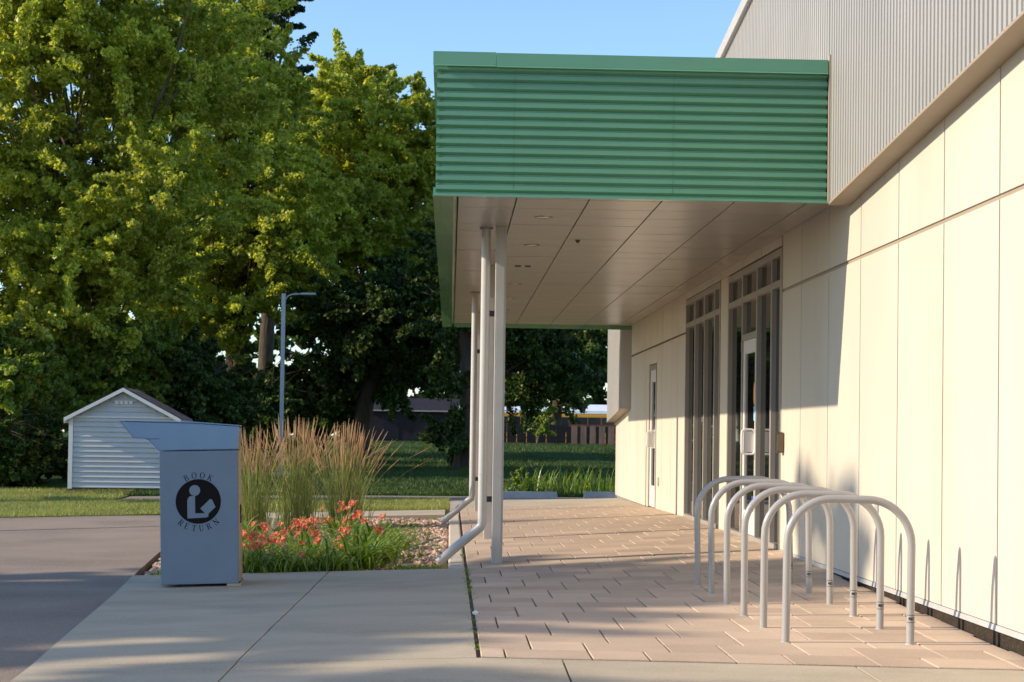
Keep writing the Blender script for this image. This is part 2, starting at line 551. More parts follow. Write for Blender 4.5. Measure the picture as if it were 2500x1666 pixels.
# walk strip behind the bed, apron at the far end of the plaza
for k, x0 in enumerate(np.arange(-3.72, -.1, 1.22)):
    x1 = min(x0 + 1.21, 0.0)
    slab([(x0, 28.45), (x1, 28.45)], [(x0, 30.4), (x1, 30.4)])
for x0, x1 in ((.01, 1.68), (1.69, 3.4)):
    slab([(x0, 31.0), (x1, 31.0)], [(x0, 34.85), (x1, 34.85)])
slab([(.01, 28.45), (.16, 28.45)], [(.01, 30.98), (.16, 30.98)])
# curb along the bed
for y0, y1 in ((16.83, 17.78), (17.80, 21.63), (21.65, 25.38), (25.40, 28.43)):
    c_ = slab([(.0, y0), (.0, y1)], [(.16, y0), (.16, y1)], 'curb_stone', M['curb'], dz=.004, thick=.22, nx=3, ny=8)
    b_ = c_.modifiers.new('bevel', 'BEVEL')
    b_.width = .02
    b_.segments = 2
    b_.limit_method = 'ANGLE'

# ------------------------------------------------------------------ pavers
plaza = ruled('plaza_bed', [(.165, 9.2), (.165, 34.0)], [(4.4, 9.2), (4.4, 34.0)], M['paverbed'], nx=8, ny=50, dz=-.022)
plaza.name = 'plaza'
U, VR = .1586, .3765
JOINTS = [17.80, 21.64, 25.39, 28.9]
X0, X1 = .182, 3.36
YTOP = 31.0
pv = []
nr = int((YTOP - 9.2) / VR) + 2
r_top = int(round((13.76 - YTOP) / VR))
for r in range(r_top, r_top + nr + 3):
    y1 = 13.76 - r * VR
    y0 = y1 - VR
    js = sorted({(2 + 2 * r) % 5, (2 + 2 * (r - 1)) % 5})
    xsj = []
    for c in range(-2, 8):
        for j in js:
            xsj.append(.004 + U * (j + 5 * c))
    xsj = sorted(xsj)
    for a, b in zip(xsj[:-1], xsj[1:]):
        xa, xb = max(a, X0), min(b, X1)
        if xb - xa < .05:
            continue
        ya, yb = max(y0, 9.62), min(y1, YTOP)
        if yb - ya < .06:
            continue
        segs = [(ya, yb)]
        for J in JOINTS:
            ns = []
            for (s0, s1) in segs:
                if s0 < J - .03 and s1 > J + .03:
                    ns += [(s0, J - .012), (J + .012, s1)]
                elif s0 <= J <= s1:
                    if J - s0 > s1 - J:
                        ns.append((s0, J - .012))
                    else:
                        ns.append((J + .012, s1))
                else:
                    ns.append((s0, s1))
            segs = ns
        for (s0, s1) in segs:
            pv.append((xa, xb, s0, s1))
pv.sort(key=lambda t: t[2])


def paver_geo(t):
    xa, xb, ya, yb = t
    gx_, gy_ = .0050, .0022
    e = .004
    j = rng.normal(0, .0012)
    tl = rng.normal(0, .0008, 4)
    vs = []
    for (x, y) in ((xa + gx_, ya + gy_), (xb - gx_, ya + gy_), (xb - gx_, yb - gy_), (xa + gx_, yb - gy_)):
        vs.append((x, y, hf(x, y) - .04))
    for (x, y) in ((xa + gx_, ya + gy_), (xb - gx_, ya + gy_), (xb - gx_, yb - gy_), (xa + gx_, yb - gy_)):
        vs.append((x, y, hf(x, y) - .004 + j))
    for n_, (x, y) in enumerate(((xa + gx_ + e, ya + gy_ + e), (xb - gx_ - e, ya + gy_ + e), (xb - gx_ - e, yb - gy_ - e), (xa + gx_ + e, yb - gy_ - e))):
        vs.append((x, y, hf(x, y) + j + tl[n_]))
    fs = [(8, 9, 10, 11)]
    for k in range(4):
        k2 = (k + 1) % 4
        fs += [(k, k2, 4 + k2, 4 + k), (4 + k, 4 + k2, 8 + k2, 8 + k)]
    return vs, fs


for t in pv[:298]:
    MB().add(*paver_geo(t)).build('paver', M['paver'], plaza)
rest = MB()
for t in pv[298:]:
    rest.add(*paver_geo(t))
tag(rest.build('paver_field', M['paver'], plaza), kind='stuff')

# ================================================================== LIBRARY BUILDING
XW = 3.35        # face of the cream wall panels
XC = 3.165       # face of the ribbed cladding
YE = 35.5
lib = empty('library_building', (XW, 18, 0))
LIBOFF = Vector((XW, 18, 0))


def LP(o):
    """parent without moving: geometry is in world coordinates"""
    o.parent = lib
    o.matrix_parent_inverse = Matrix.Translation(-LIBOFF)
    return o


tag(lib, 'cream panelled library with ribbed grey metal band above and green entrance canopy', 'building')


def zb(y):          # cladding underside
    return 3.22 - .081 * (y - 14.7)


def zt(y):          # roof line
    return 6.0 - .11 * (y - 19.0)


core = MB()
core.box(XW + .035, 16, 4.5, 17.70, -.2, 3.3)
core.box(XW + .17, 16, 17.70, 25.03, -.2, 3.3)
core.box(XW + .035, 16, 17.70, 25.03, 3.205, 3.3)
core.box(XW + .06, XW + .17, 21.19, 21.77, -.2, 3.2)
core.prism([(4.5, 3.3), (14.6, 3.3), (14.6, 3.33), (4.5, zb(4.5) + .03)], XW + .035, XW + .5, 'x')
core.prism([(4.5, zb(4.5) + .03), (14.6, zb(14.6) + .03), (14.6, 3.33), (YE - .02, 3.33), (YE - .02, zt(YE) - .05), (4.5, zt(4.5) - .05)], XC + .06, 16, 'x')
LP(core.build('wall', M['panel_core']))
core = MB()
core.box(XW + .035, 16, 25.035, YE - .005, -.2, 3.4)
LP(core.build('wall', M['panel_core']))
LP(MB().box(XW + .01, 16.02, YE, YE + .03, .0, 3.4).build('end_wall', M['panel']))

JN = [10.65 + 1.219 * k for k in range(-5, 6)] + [17.72]     # panel joints near the racks
JN[-2] = 16.745
panels = []
for a, b in zip(JN[:-1], JN[1:]):
    panels.append((a, b, .125))
FJ = [25.03, 25.9, 26.6, 27.75, 28.52]
for a, b in zip(FJ[:-1], FJ[1:]):
    panels.append((a, b, .085))
FJ = [29.6, 30.2, 31.4, 32.6, 33.85, YE + .01]
for a, b in zip(FJ[:-1], FJ[1:]):
    panels.append((a, b, .07))
ZJ = 2.745


def wall_panel(y0, y1, z0, z1, x=XW, name='wall_panel'):
    g = .012
    return LP(MB().box(x, x + .033, y0 + g, y1 - g, z0, z1).build(name, M['panel'], bevel=.003))


def soffit_z(y):
    return 3.31


for (a, b, z0) in panels:
    top = 3.6 if b < 15.5 else 3.42
    if b < 15.6:
        top = max(zb(a), 3.32) + .02
    else:
        top = soffit_z(b) + .02
    wall_panel(a, b, z0, ZJ - .016)
    wall_panel(a, b, ZJ + .016, top)
# panel above the single door
wall_panel(28.52, 29.6, 2.46, ZJ - .016)
wall_panel(28.52, 29.6, ZJ + .016, soffit_z(29.6) + .02)
# joint reglet
LP(MB().box(XW + .012, XW + .03, 4.6, 17.70, ZJ - .013, ZJ + .013).build('joint_strip', M['tan']))
# base
bs = MB()
ys_ = np.linspace(4.5, 17.7, 24)
LP(MB().box(XW + .022, XW + .034, 4.5, 17.7, -.2, .095).build('base_wall', M['base']))
LP(MB().prism([(XW - .012, .088), (XW + .03, .088), (XW + .03, .122), (XW - .004, .122)], 4.5, 17.7, 'y').build('base_flashing', M['flash']))
LP(MB().box(XW + .03, XW + .2, 25.0, YE - .01, -.2, .07).build('footing', M['basegrey']))
# pier between the glazed units
LP(MB().box(XW - .0, XW + .06, 21.18, 21.78, .09, 3.212).build('pier', M['panel'], bevel=.004))
LP(MB().box(XW - .006, XW + .05, 17.70, 17.75, .10, soffit_z(17.7)).build('corner_trim', M['tan']))


# glazed units
def unit(y0, y1, mull, ztop, door=None):
    fr = LP(MB().box(XW + .125, XW + .16, y0, y1, .10, ztop).build('window', M['panel_core']))
    tp = ztop
    P = {'d': .13, 'w': .055}
    xs0 = XW - .01

    def fbox(name, a, b, c, d, x0=xs0, x1=XW + .12, m_=M['frame']):
        o = MB().box(x0, x1, a, b, c, d).build(name, m_, fr, bevel=.003)
        return o
    o = fbox('frame_jamb', y0, y0 + .06, .10, tp)
    fbox('frame_jamb', y1 - .06, y1, .10, tp)
    fbox('frame_head', y0 + .06, y1 - .06, tp - .075, tp)
    fbox('sill', y0 + .06, y1 - .06, .10, .165, xs0 - .01)
    ed = [y0 + .06] + [m__ for m__ in mull] + [y1 - .06]
    for m__ in mull:
        fbox('mullion', m__ - .03, m__ + .03, .165, tp - .075)
    for i in range(len(ed) - 1):
        a = ed[i] + (.03 if i else 0)
        b = ed[i + 1] - (.03 if i < len(ed) - 2 else 0)
        fbox('transom', a, b, 2.80, 2.87, xs0 + .003)
        MB().box(XW + .042, XW + .052, a, b, 2.87, tp - .075).build('pane', M['glass'], fr)
        if door == i:
            fbox('transom', a, b, 2.36, 2.43, xs0 + .003)
            MB().box(XW + .042, XW + .052, a, b, 2.43, 2.80).build('pane', M['glass'], fr)
        else:
            MB().box(XW + .042, XW + .052, a, b, .165, 2.80).build('pane', M['glass'], fr)
    fr.parent = lib
    fr.matrix_parent_inverse = Matrix.Translation(-LIBOFF)
    return fr


def loop_handle(parent, x, y, zc, reach=.145, hh=.135):
    """a rounded loop that stands out from the door face"""
    m_ = MB()
    pts = []
    r = .04
    hw = reach / 2
    for (sx, sz, a0) in ((1, 1, 0), (-1, 1, 90), (-1, -1, 180), (1, -1, 270)):
        for k in range(5):
            a = R(a0 + 22.5 * k)
            pts.append((x - hw + sx * (hw - r) + r * math.cos(a), y, zc + sz * (hh - r) + r * math.sin(a)))
    pts.append(pts[0])
    m_.tube(pts, .0115, 8, caps=False)
    hd = m_.build('handle', M['white'], parent, smooth=True)
    MB().box(x - reach + .02, x - .012, y + .002, y + .006, zc - hh + .02, zc + hh - .02).build('handle_plate', M['doorm'], parent)
    return hd


def door_leaf(y0, y1, z0, z1, xf, stile=.11, top=.15, bot=.26, handle=True, hinge_far=True):
    """y0 near edge, y1 far edge"""
    d = MB()
    d.box(xf, xf + .045, y0, y0 + stile, z0, z1)
    d.box(xf, xf + .045, y1 - stile, y1, z0, z1)
    d.box(xf + .001, xf + .044, y0 + stile, y1 - stile, z1 - top, z1)
    d.box(xf + .001, xf + .044, y0 + stile, y1 - stile, z0, z0 + bot)
    o = LP(d.build('door', M['doorm']))
    MB().box(xf + .018, xf + .026, y0 + stile, y1 - stile, z0 + bot, z1 - top).build('pane', M['glass'], o)
    loop_handle(o, xf, y0 + .07, 1.205)
    for z in (z0 + .12, z0 + 1.06, z1 - .06):
        MB().box(xf - .022, xf - .001, y1 - .005, y1 + .05, z - .055, z + .055).build('hinge', M['frame'], o)
    return o


for a_, b_ in ((17.70, 18.95), (18.95, 20.2), (20.2, 21.78), (21.78, 23.0), (23.0, 24.2), (24.2, 25.03)):
    wall_panel(a_, b_, 3.215, 3.33)
unit(17.75, 21.17, [18.28, 19.16, 20.12], 3.19, door=2)
unit(21.80, 25.02, [22.25, 23.15, 24.05], 3.20)
dr = door_leaf(19.20, 20.08, .17, 2.355, XW + .005)
MB().box(XW + .0, XW + .004, 19.33, 19.45, 1.44, 1.60).build('sticker', M['blue'], dr)
mo = MB()
n = 20
mo.add([(XW + .022, 19.44 + .05 * math.cos(2 * math.pi * k / n), 1.74 + .13 * math.sin(2 * math.pi * k / n)) for k in range(n)], [tuple(range(n))])
mo.build('sticker', M['orange'], dr)
MB().box(XW + .019, XW + .022, 19.36, 19.52, .48, .60).build('sticker', M['blued'], dr)
for ch in dr.children:
    if ch.name.startswith('sticker'):
        for v in ch.data.vertices:
            if v.co.x < XW + .01:
                v.co.x += .018


def text_mesh(name, s_, size, m_, parent, mtx, depth=.0015):
    cu = bpy.data.curves.new(name, 'FONT')
    cu.body = s_
    cu.size = size
    cu.extrude = depth
    cu.resolution_u = 3
    to = bpy.data.objects.new(name + '_tmp', cu)
    COL.objects.link(to)
    dg = bpy.context.evaluated_depsgraph_get()
    me = bpy.data.meshes.new_from_object(to.evaluated_get(dg))
    bpy.data.objects.remove(to)
    me.materials.clear()
    me.materials.append(m_)
    me.transform(mtx)
    o = bpy.data.objects.new(name, me)
    COL.objects.link(o)
    if parent:
        o.parent = parent
    return o


# faces -X : text x axis runs to -Y
TX = Matrix(((0, 0, -1, 0), (-1, 0, 0, 0), (0, 1, 0, 0), (0, 0, 0, 1)))
win = [o for o in bpy.data.objects if o.name == 'window'][0]
text_mesh('glass_lettering', 'Op', .26, M['white'], win, Matrix.Translation((XW + .072, 18.86, 1.42)) @ TX)

# single door in the far wall
sdr = door_leaf(28.60, 29.50, .09, 2.36, XW + .012, stile=.2, top=.2, bot=.35)
fr2 = MB()
fr2.box(XW - .006, XW + .05, 28.53, 28.598, .08, 2.44)
fr2.box(XW - .006, XW + .05, 29.502, 29.58, .08, 2.44)
fr2.box(XW - .005, XW + .049, 28.598, 29.502, 2.365, 2.44)
fr2.build('frame', M['frame'], sdr)

# actuator box, covers
LP(MB().box(XW - .075, XW - .001, 17.52, 17.64, 1.10, 1.31).build('door_actuator', M['steel'], bevel=.02))
LP(MB().box(XW - .016, XW - .001, 13.62, 13.70, .60, .74).build('outlet_cover', M['flash'], bevel=.003))
LP(MB().box(XW - .02, XW - .001, 28.05, 28.14, .46, .60).build('outlet_cover', M['flash'], bevel=.003))

# ribbed cladding
PITCH_R = .09


def cladding(y0, y1, zbf, ztf):
    m_ = MB()
    pr = []
    n = int(round((y1 - y0) / PITCH_R))
    for k in range(n):
        y = y0 + k * (y1 - y0) / n
        p = (y1 - y0) / n
        pr += [(XC + .042, y), (XC + .042, y + p * .30), (XC, y + p * .40), (XC, y + p * .94)]
    pr.append((XC + .042, y1 - .0015))
    vs = [(x, y, zbf(y)) for x, y in pr] + [(x, y, ztf(y)) for x, y in pr]
    n = len(pr)
    m_.add(vs, [(i, i + 1, i + 1 + n, i + n) for i in range(n - 1)])
    m_.box(XC + .045, XC + .055, y0, y1, max(zbf(y0), zbf(y1)) + .02, min(ztf(y0), ztf(y1)) - .02)
    return LP(m_.build('metal_panel', M['clad']))


yy = 14.70
while yy > 4.6:
    y0 = max(yy - .9, 4.5)
    cladding(y0 + .0015, yy, zb, zt)
    yy -= .9
yy = 14.72
while yy < 32.6:
    y1 = min(yy + .9, 32.6)
    cladding(yy, y1 - .0015, lambda y: 4.30, zt)
    yy += .9
for a, b in ((32.6, 33.56), (33.56, 34.53), (34.53, 35.52)):
    cladding(a, b - .0015, zb, zt)
# underside of the overhang (near, far), roof cap, end faces, corner trims
LP(MB().add([(XC - .004, 4.5, zb(4.5)), (XW + .04, 4.5, zb(4.5)), (XW + .04, 14.7, zb(14.7)), (XC - .004, 14.7, zb(14.7)),
             (XC - .004, 4.5, zb(4.5) + .02), (XW + .04, 4.5, zb(4.5) + .02), (XW + .04, 14.7, zb(14.7) + .02), (XC - .004, 14.7, zb(14.7) + .02)],
            [(0, 3, 2, 1), (4, 5, 6, 7), (0, 1, 5, 4), (1, 2, 6, 5), (2, 3, 7, 6), (3, 0, 4, 7)]).build('overhang_soffit', M['tan']))
LP(MB().add([(XC - .004, 32.6, zb(32.6)), (XW + .04, 32.6, zb(32.6)), (XW + .04, YE + .03, zb(YE)), (XC - .004, YE + .03, zb(YE)),
             (XC - .004, 32.6, zb(32.6) + .02), (XW + .04, 32.6, zb(32.6) + .02), (XW + .04, YE + .03, zb(YE) + .02), (XC - .004, YE + .03, zb(YE) + .02)],
            [(0, 3, 2, 1), (4, 5, 6, 7), (0, 1, 5, 4), (1, 2, 6, 5), (2, 3, 7, 6), (3, 0, 4, 7)]).build('overhang_soffit', M['tan']))
LP(MB().box(XC + .018, XW - .001, 32.585, 32.6, zb(32.6) + .01, soffit_z(32.6)).build('overhang_end', M['clad']))
LP(MB().box(XC + .018, XW + .04, YE + .005, YE + .03, zb(YE) + .02, zt(YE)).build('overhang_end', M['clad']))
cap = MB()
for (a, b) in ((4.5, 10), (10, 16), (16, 22), (22, 29), (29, YE + .06)):
    cap.add([(x, y, zt(y) + dz) for y in (a, b - .004) for (x, dz) in ((XC - .05, -.10), (XC - .05, .04), (XC + .4, .05), (XC + .4, -.0))],
            [(0, 1, 5, 4), (1, 2, 6, 5), (0, 3, 2, 1), (4, 5, 6, 7), (3, 0, 4, 7)])
LP(cap.build('roof_cap', M['capmetal']))
LP(MB().box(XC - .012, XC + .02, 14.655, 14.70, 3.235, 4.49).build('corner_trim', M['tan']))

# ------------------------------------------------------------------ canopy
YF, YB, XL = 14.70, 32.60, -.155
ZTOP = 4.445
can = MB()
can.box(XL + .05, XC - .01, YF + .04, YB - .03, 3.36, ZTOP - .04)
can = LP(can.build('canopy', M['panel_core']))


def CP(o):
    o.parent = can
    o.matrix_parent_inverse = Matrix.Identity(4)
    return o


# ribbed siding, profile in z
def siding_profile(z0, z1, n, depth):
    p = (z1 - z0) / n
    pr = []
    for k in range(n):
        z = z0 + k * p
        # z rising : bottom lip, flat proud face leaning back, recess
        pr += [(depth, z), (depth, z + p * .22), (0.0, z + p * .50), (0.0, z + p * .93), (depth * .12, z + p * .955)]
    pr.append((depth, z1))
    return pr


Z0S, Z1S = 3.257, ZTOP - .10
ZTR = 3.237
PR = siding_profile(Z0S, Z1S, 14, .034)
for (xa, xb, off) in ((XL, .498, .0), (.50, 1.84, .0015), (1.842, 3.148, .0)):
    m_ = MB()
    m_.strip([(YF - off + d, z) for d, z in PR], xa, xb, 'x')
    CP(m_.build('siding_panel', M['green']))
seg = np.linspace(YF, YB, 7)
for a, b in zip(seg[:-1], seg[1:]):
    m_ = MB()
    m_.strip([(XL + d, z) for d, z in PR], a, b - .002, 'y')
    CP(m_.build('siding_panel', M['green']))
# top fascia caps with drip edge
def capf(xa, xb, lift):
    m_ = MB()
    m_.prism([(YF - .035, ZTOP - .112 + lift), (YF - .035, ZTOP + lift), (YF + .25, ZTOP + .01 + lift), (YF + .25, ZTOP - .02), (YF - .012, ZTOP - .03), (YF - .020, ZTOP - .118 + lift), (YF - .045, ZTOP - .122 + lift)], xa, xb, 'x')
    return CP(m_.build('fascia_cap', M['greent']))


capf(XL - .035, .338, .004)
capf(.34, XC - .02, 0)
CP(MB().box(XL - .035, XL + .2, YF + .255, YB + .03, ZTOP - .112, ZTOP).build('fascia_cap', M['greent']))
CP(MB().box(XL + .2, XC - .02, YF + .255, YB + .03, ZTOP - .05, ZTOP - .004).build('roof_sheet', M['capmetal']))
# bottom trims
CP(MB().prism([(YF - .022, ZTR + .018), (YF - .022, ZTR - .001), (YF + .04, ZTR - .001), (YF + .04, ZTR + .075), (YF + .031, ZTR + .075), (YF + .031, ZTR + .019)], XL - .02, XC - .002, 'x').build('bottom_trim', M['greent']))
m_ = MB()
m_.add([(x, y, ZTR + dz) for y in (YF + .041, YB + .03) for (x, dz) in ((XL - .022, -.002), (XL + .15, .0), (XL + .188, .085), (XL - .022, .02))],
       [(0, 1, 5, 4), (1, 2, 6, 5), (2, 3, 7, 6), (3, 0, 4, 7), (0, 3, 2, 1), (4, 5, 6, 7)])
CP(m_.build('bottom_trim', M['greensh']))
CP(MB().box(XL + .192, XW - .002, YB - .03, YB + .02, ZTR - .003, soffit_z(YB) + .1).build('bottom_trim', M['greensh']))
CP(MB().box(XL, XW, YB + .022, YB + .03, soffit_z(YB) + .02, ZTOP - .1).build('siding_panel', M['green']))
# soffit panels
xj = [XL + .190, .55, 1.187, 1.824, 2.461, 3.098, XW - .002]
ny_ = int((YB - YF - .1) / .60)
yj = [YF + .042 + k * (YB - .035 - YF - .042) / ny_ for k in range(ny_ + 1)]
for ix in range(len(xj) - 1):
    for k in range(ny_):
        xa, xb, ya, yb = xj[ix] + .0032, xj[ix + 1] - .0032, yj[k] + .0015, yj[k + 1] - .0015
        dz = rng.normal(0, .0012)
        e = .004
        vs = [(xa, ya, soffit_z(ya) + dz + .012), (xb, ya, soffit_z(ya) + dz + .012), (xb, yb, soffit_z(yb) + dz + .012), (xa, yb, soffit_z(yb) + dz + .012),
              (xa + e, ya + e * 2, soffit_z(ya) + dz), (xb - e, ya + e * 2, soffit_z(ya) + dz), (xb - e, yb - e, soffit_z(yb) + dz), (xa + e, yb - e, soffit_z(yb) + dz)]
        fs = [(7, 6, 5, 4), (0, 4, 5, 1), (1, 5, 6, 2), (2, 6, 7, 3), (3, 7, 4, 0)]
        CP(MB().add(vs, fs).build('soffit_panel', M['soffit']))
# recessed downlights
for k, y in enumerate((16.58, 19.02, 21.4, 23.9, 26.4, 28.9)):
    z = soffit_z(y)
    m_ = MB()
    n = 24
    ring = lambda r_, zz: [(.853 + r_ * math.cos(2 * math.pi * j / n), y + r_ * math.sin(2 * math.pi * j / n), zz) for j in range(n)]
    if k == 2:
        m_.box(.76, .83, y - .05, y + .05, z - .012, z - .001)
        m_.box(.88, .95, y - .05, y + .05, z - .012, z - .001)
        CP(m_.build('speaker_grille', M['busk']))
        continue
    r0, r1, r2 = ring(.088, z - .001), ring(.088, z - .010), ring(.066, z - .010)
    m_.add(r0 + r1 + r2, [(j, (j + 1) % n, (j + 1) % n + n, j + n) for j in range(n)] + [(j + n, (j + 1) % n + n, (j + 1) % n + 2 * n, j + 2 * n) for j in range(n)])
    dl = CP(m_.build('downlight', M['can'], smooth=True))
    MB().add(ring(.066, z - .006), [tuple(range(n))[::-1]]).build('lens', M['lens'], dl)
MBs = MB().tube([(1.316, 18.5, soffit_z(18.3) - .002), (1.316, 18.5, soffit_z(18.3) - .03)], [.03, .012], 12)
CP(MBs.build('sprinkler_head', M['steel']))

# columns and downspouts
for k, y in enumerate((17.45, 21.5, 25.55, 29.6)):
    gz0 = hf(.47, y)
    m_ = MB()
    m_.box(.424, .532, y - .054, y + .054, gz0 - .01, soffit_z(y) + .005)
    c_ = LP(m_.build('column', M['white_metal'], bevel=.006))
    MB().box(.424 + .02, .532 - .02, y - .058, y - .0545, gz0, soffit_z(y) - .004).build('column_face', M['white_metal'], c_)
for y in (17.52, 25.45):
    zt_ = soffit_z(y)
    m_ = MB()
    m_.tube([(.33, y, zt_), (.33, y, .37), (.315, y, .325), (-.105, y, -.035)], .046, 20, caps=False)
    for i_f in range(1):
        pass
    p_ = LP(m_.build('downspout', M['pipe'], smooth=True))
    MB().tube([(.33, y, .86), (.33, y, .845)], .0485, 20).build('pipe_joint', M['pipe'], p_, smooth=True)
    MB().tube([(.33, y, zt_ - .001), (.33, y, zt_ - .022)], .066, 20).build('collar', M['frame'], p_, smooth=True)
    for z in (.60, 2.45):
        MB().box(.373, .43, y - .02, y + .012, z - .028, z + .028).build('bracket', M['busk'], p_)

# ================================================================== BIKE RACKS
YR = [10.60 + .752 * k for k in range(6)]
XR0, XR1, RH, RB, RT = 2.045, 2.805, .895, .27, .0245
hoop0 = None
names = ['front grey bike rack hoop, nearest the concrete band',
         'second grey bike rack hoop from the front, close behind the nearest one',
         'third grey bike rack hoop from the front of the row',
         'fourth grey bike rack hoop, third from the glass door',
         'fifth grey bike rack hoop, next to the rearmost hoop',
         'rearmost grey bike rack hoop, nearest the glass door']
pts = [(-.38, 0, -.03), (-.38, 0, RH - RB)]
for k in range(1, 11):
    a = R(180 - 9 * k)
    pts.append((-.38 + RB + RB * math.cos(a), 0, RH - RB - RT + .0 + (RB) * math.sin(a)))
for k in range(0, 11):
    a = R(90 - 9 * k)
    pts.append((.38 - RB + RB * math.cos(a), 0, RH - RB - RT + RB * math.sin(a)))
pts[1] = (-.38, 0, RH - RB - RT - .02)
pts.append((.38, 0, -.03))
for k, y in enumerate(YR):
    xc_ = (XR0 + XR1) / 2
    zl, zr = hf(XR0, y), hf(XR1, y)
    if k == 0:
        root = empty('bike_rack_hoop')
        MB().tube(pts, RT, 16).build('hoop_tube', M['rack'], root, smooth=True)
        for sx in (-.38, .38):
            MB().tube([(sx, 0, -.004), (sx, 0, .004)], RT + .006, 16).build('foot_ring', M['flash'], root)
        st = MB()
        for z in (.132, .176):
            nn = 10
            arc = [(.38 + (RT + .0008) * math.cos(R(200 + 150 * j / nn)), (RT + .0008) * math.sin(R(200 + 150 * j / nn))) for j in range(nn + 1)]
            st.add([(x_, y_, z) for x_, y_ in arc] + [(x_, y_, z + .003) for x_, y_ in arc], [(j, j + 1, j + 2 + nn, j + 1 + nn) for j in range(nn)])
        # wrapped letters and ring mark
        def wrap(x_, z_):
            a = R(275) + x_ / RT
            return (.38 + (RT + .0012) * math.cos(a), (RT + .0012) * math.sin(a), z_)
        def wq(x0_, z0_, x1_, z1_, t_=.0026):
            d = Vector((x1_ - x0_, z1_ - z0_))
            nrm = Vector((-d.y, d.x)).normalized() * t_ / 2
            st.add([wrap(x0_ - nrm.x, z0_ - nrm.y), wrap(x1_ - nrm.x, z1_ - nrm.y), wrap(x1_ + nrm.x, z1_ + nrm.y), wrap(x0_ + nrm.x, z0_ + nrm.y)], [(0, 1, 2, 3)])
        b0, b1 = .147, .165
        for (ax, az, cx_, cz_) in ((-.018, b0, -.018, b1), (-.018, b1, -.0145, b0 + .006), (-.0145, b0 + .006, -.011, b1), (-.011, b1, -.011, b0),
                                   (-.007, b1, -.007, b0), (-.007, b0, -.002, b0), (-.002, b0, -.002, b1)):
            wq(ax, az, cx_, cz_)
        for j in range(10):
            a0, a1 = 2 * math.pi * j / 10, 2 * math.pi * (j + 1) / 10
            wq(.010 + .008 * math.cos(a0), .156 + .009 * math.sin(a0), .010 + .008 * math.cos(a1), .156 + .009 * math.sin(a1), .004)
        st.build('maker_sticker', M['black'], root)
        hoop0 = root
    else:
        root = copy_tree(hoop0)
    root.location = (xc_, y, (zl + zr) / 2)
    root.rotation_euler = (0, -math.atan((zr - zl) / .76), 0)
    tag(root, names[k], 'bike rack', 'row of bike rack hoops beside the cream wall')

# ================================================================== BOOK RETURN
BR = empty('book_return_box', (-2.46, 15.2, hf(-2.1, 15.3)), R(4.6))
BR.rotation_euler = (0, R(-1.7), R(4.6))
tag(BR, 'blue grey metal book return box with black reader emblem and overhanging slanted head', 'book return')
BW, BD, BH = .66, .62, 1.165
MB().box(0, BW, 0, BD, .012, BH - .006).build('body', M['box'], BR, bevel=.006)
MB().box(BW + .0005, BW + .012, .02, BD - .02, .03, BH - .02).build('side_door', M['boxside'], BR)
MB().box(BW - .1, BW + .02, .0, BD, -.012, .0115).build('base_plate', M['boxside'], BR)
MB().box(BW + .0125, BW + .02, .2, .3, .52, .68).build('latch', M['black'], BR)
hp = [(-.002, 0), (BW + .002, 0), (BW + .022, .19), (BW + .015, .2), (.3, .232), (-.333, .258), (-.26, .165), (-.215, .11), (-.12, .106), (-.09, .09)]
MB().prism([(x_, BH + z_) for x_, z_ in hp][::-1], -.006, BD + .006, 'y').build('head', M['boxtop'], BR, bevel=.006)
lid = [(-.335, .262), (-.335, .2605), (.3, .2345), (BW + .018, .2025), (BW + .022, .21), (.3, .245)]
MB().prism([(x_, BH + z_) for x_, z_ in lid], -.012, BD + .012, 'y').build('lid', M['boxtop'], BR)
MB().box(-.115, .0, -.0075, -.006, BH + .1, BH + .104).build('seam', M['black'], BR)
# emblem
ex, ez = .325, BH - .442
sc_ = 1 / 1015.0


def flat(poly, y, name, m_, parent=BR, th=.0012):
    return MB().prism(poly, y - th, y, 'y').build(name, m_, parent)


n = 64
flat([(ex + .192 * math.cos(2 * math.pi * k / n), ez + .192 * math.sin(2 * math.pi * k / n)) for k in range(n)], -.0006, 'emblem_disc', M['black'])


def zm(x_, y_):
    return ((x_ - 80) * sc_ * 1.0, BH - (y_ - 310) * sc_)


fig = MB()
fig.prism([zm(380 + 47 * math.cos(2 * math.pi * k / 32), 662 + 47 * math.sin(2 * math.pi * k / 32)) for k in range(32)], -.0032, -.0018, 'y')
fig.prism([zm(*p) for p in ((315, 905), (315, 750), (322, 727), (335, 714), (350, 710), (382, 710), (382, 862))], -.0032, -.0018, 'y')
fig.prism([zm(*p) for p in ((315, 905.2), (382.2, 862), (466, 862), (497, 866), (495, 892), (475, 900))], -.0031, -.0018, 'y')
fig.prism([zm(*p) for p in ((426, 820), (505, 745), (512, 738), (520, 741), (530, 748), (558, 810), (495, 868), (466, 862.5))], -.0034, -.0018, 'y')
fig.build('emblem_reader', M['box'], BR)


# serif letters
def arcpoly(cx, cy, ro, ri, a0, a1, n=12):
    P = []
    for k in range(n):
        t0, t1 = R(a0 + (a1 - a0) * k / n), R(a0 + (a1 - a0) * (k + 1) / n)
        P.append([(cx + ro[0] * math.cos(t0), cy + ro[1] * math.sin(t0)), (cx + ro[0] * math.cos(t1), cy + ro[1] * math.sin(t1)),
                  (cx + ri[0] * math.cos(t1), cy + ri[1] * math.sin(t1)), (cx + ri[0] * math.cos(t0), cy + ri[1] * math.sin(t0))])
    return P


def rc(x0, x1, y0, y1):
    return [[(x0, y0), (x1, y0), (x1, y1), (x0, y1)]]


def ln(x0, y0, x1, y1, t):
    d = Vector((x1 - x0, y1 - y0))
    q_ = Vector((-d.y, d.x)).normalized() * t / 2
    return [[(x0 - q_.x, y0 - q_.y), (x1 - q_.x, y1 - q_.y), (x1 + q_.x, y1 + q_.y), (x0 + q_.x, y0 + q_.y)]]


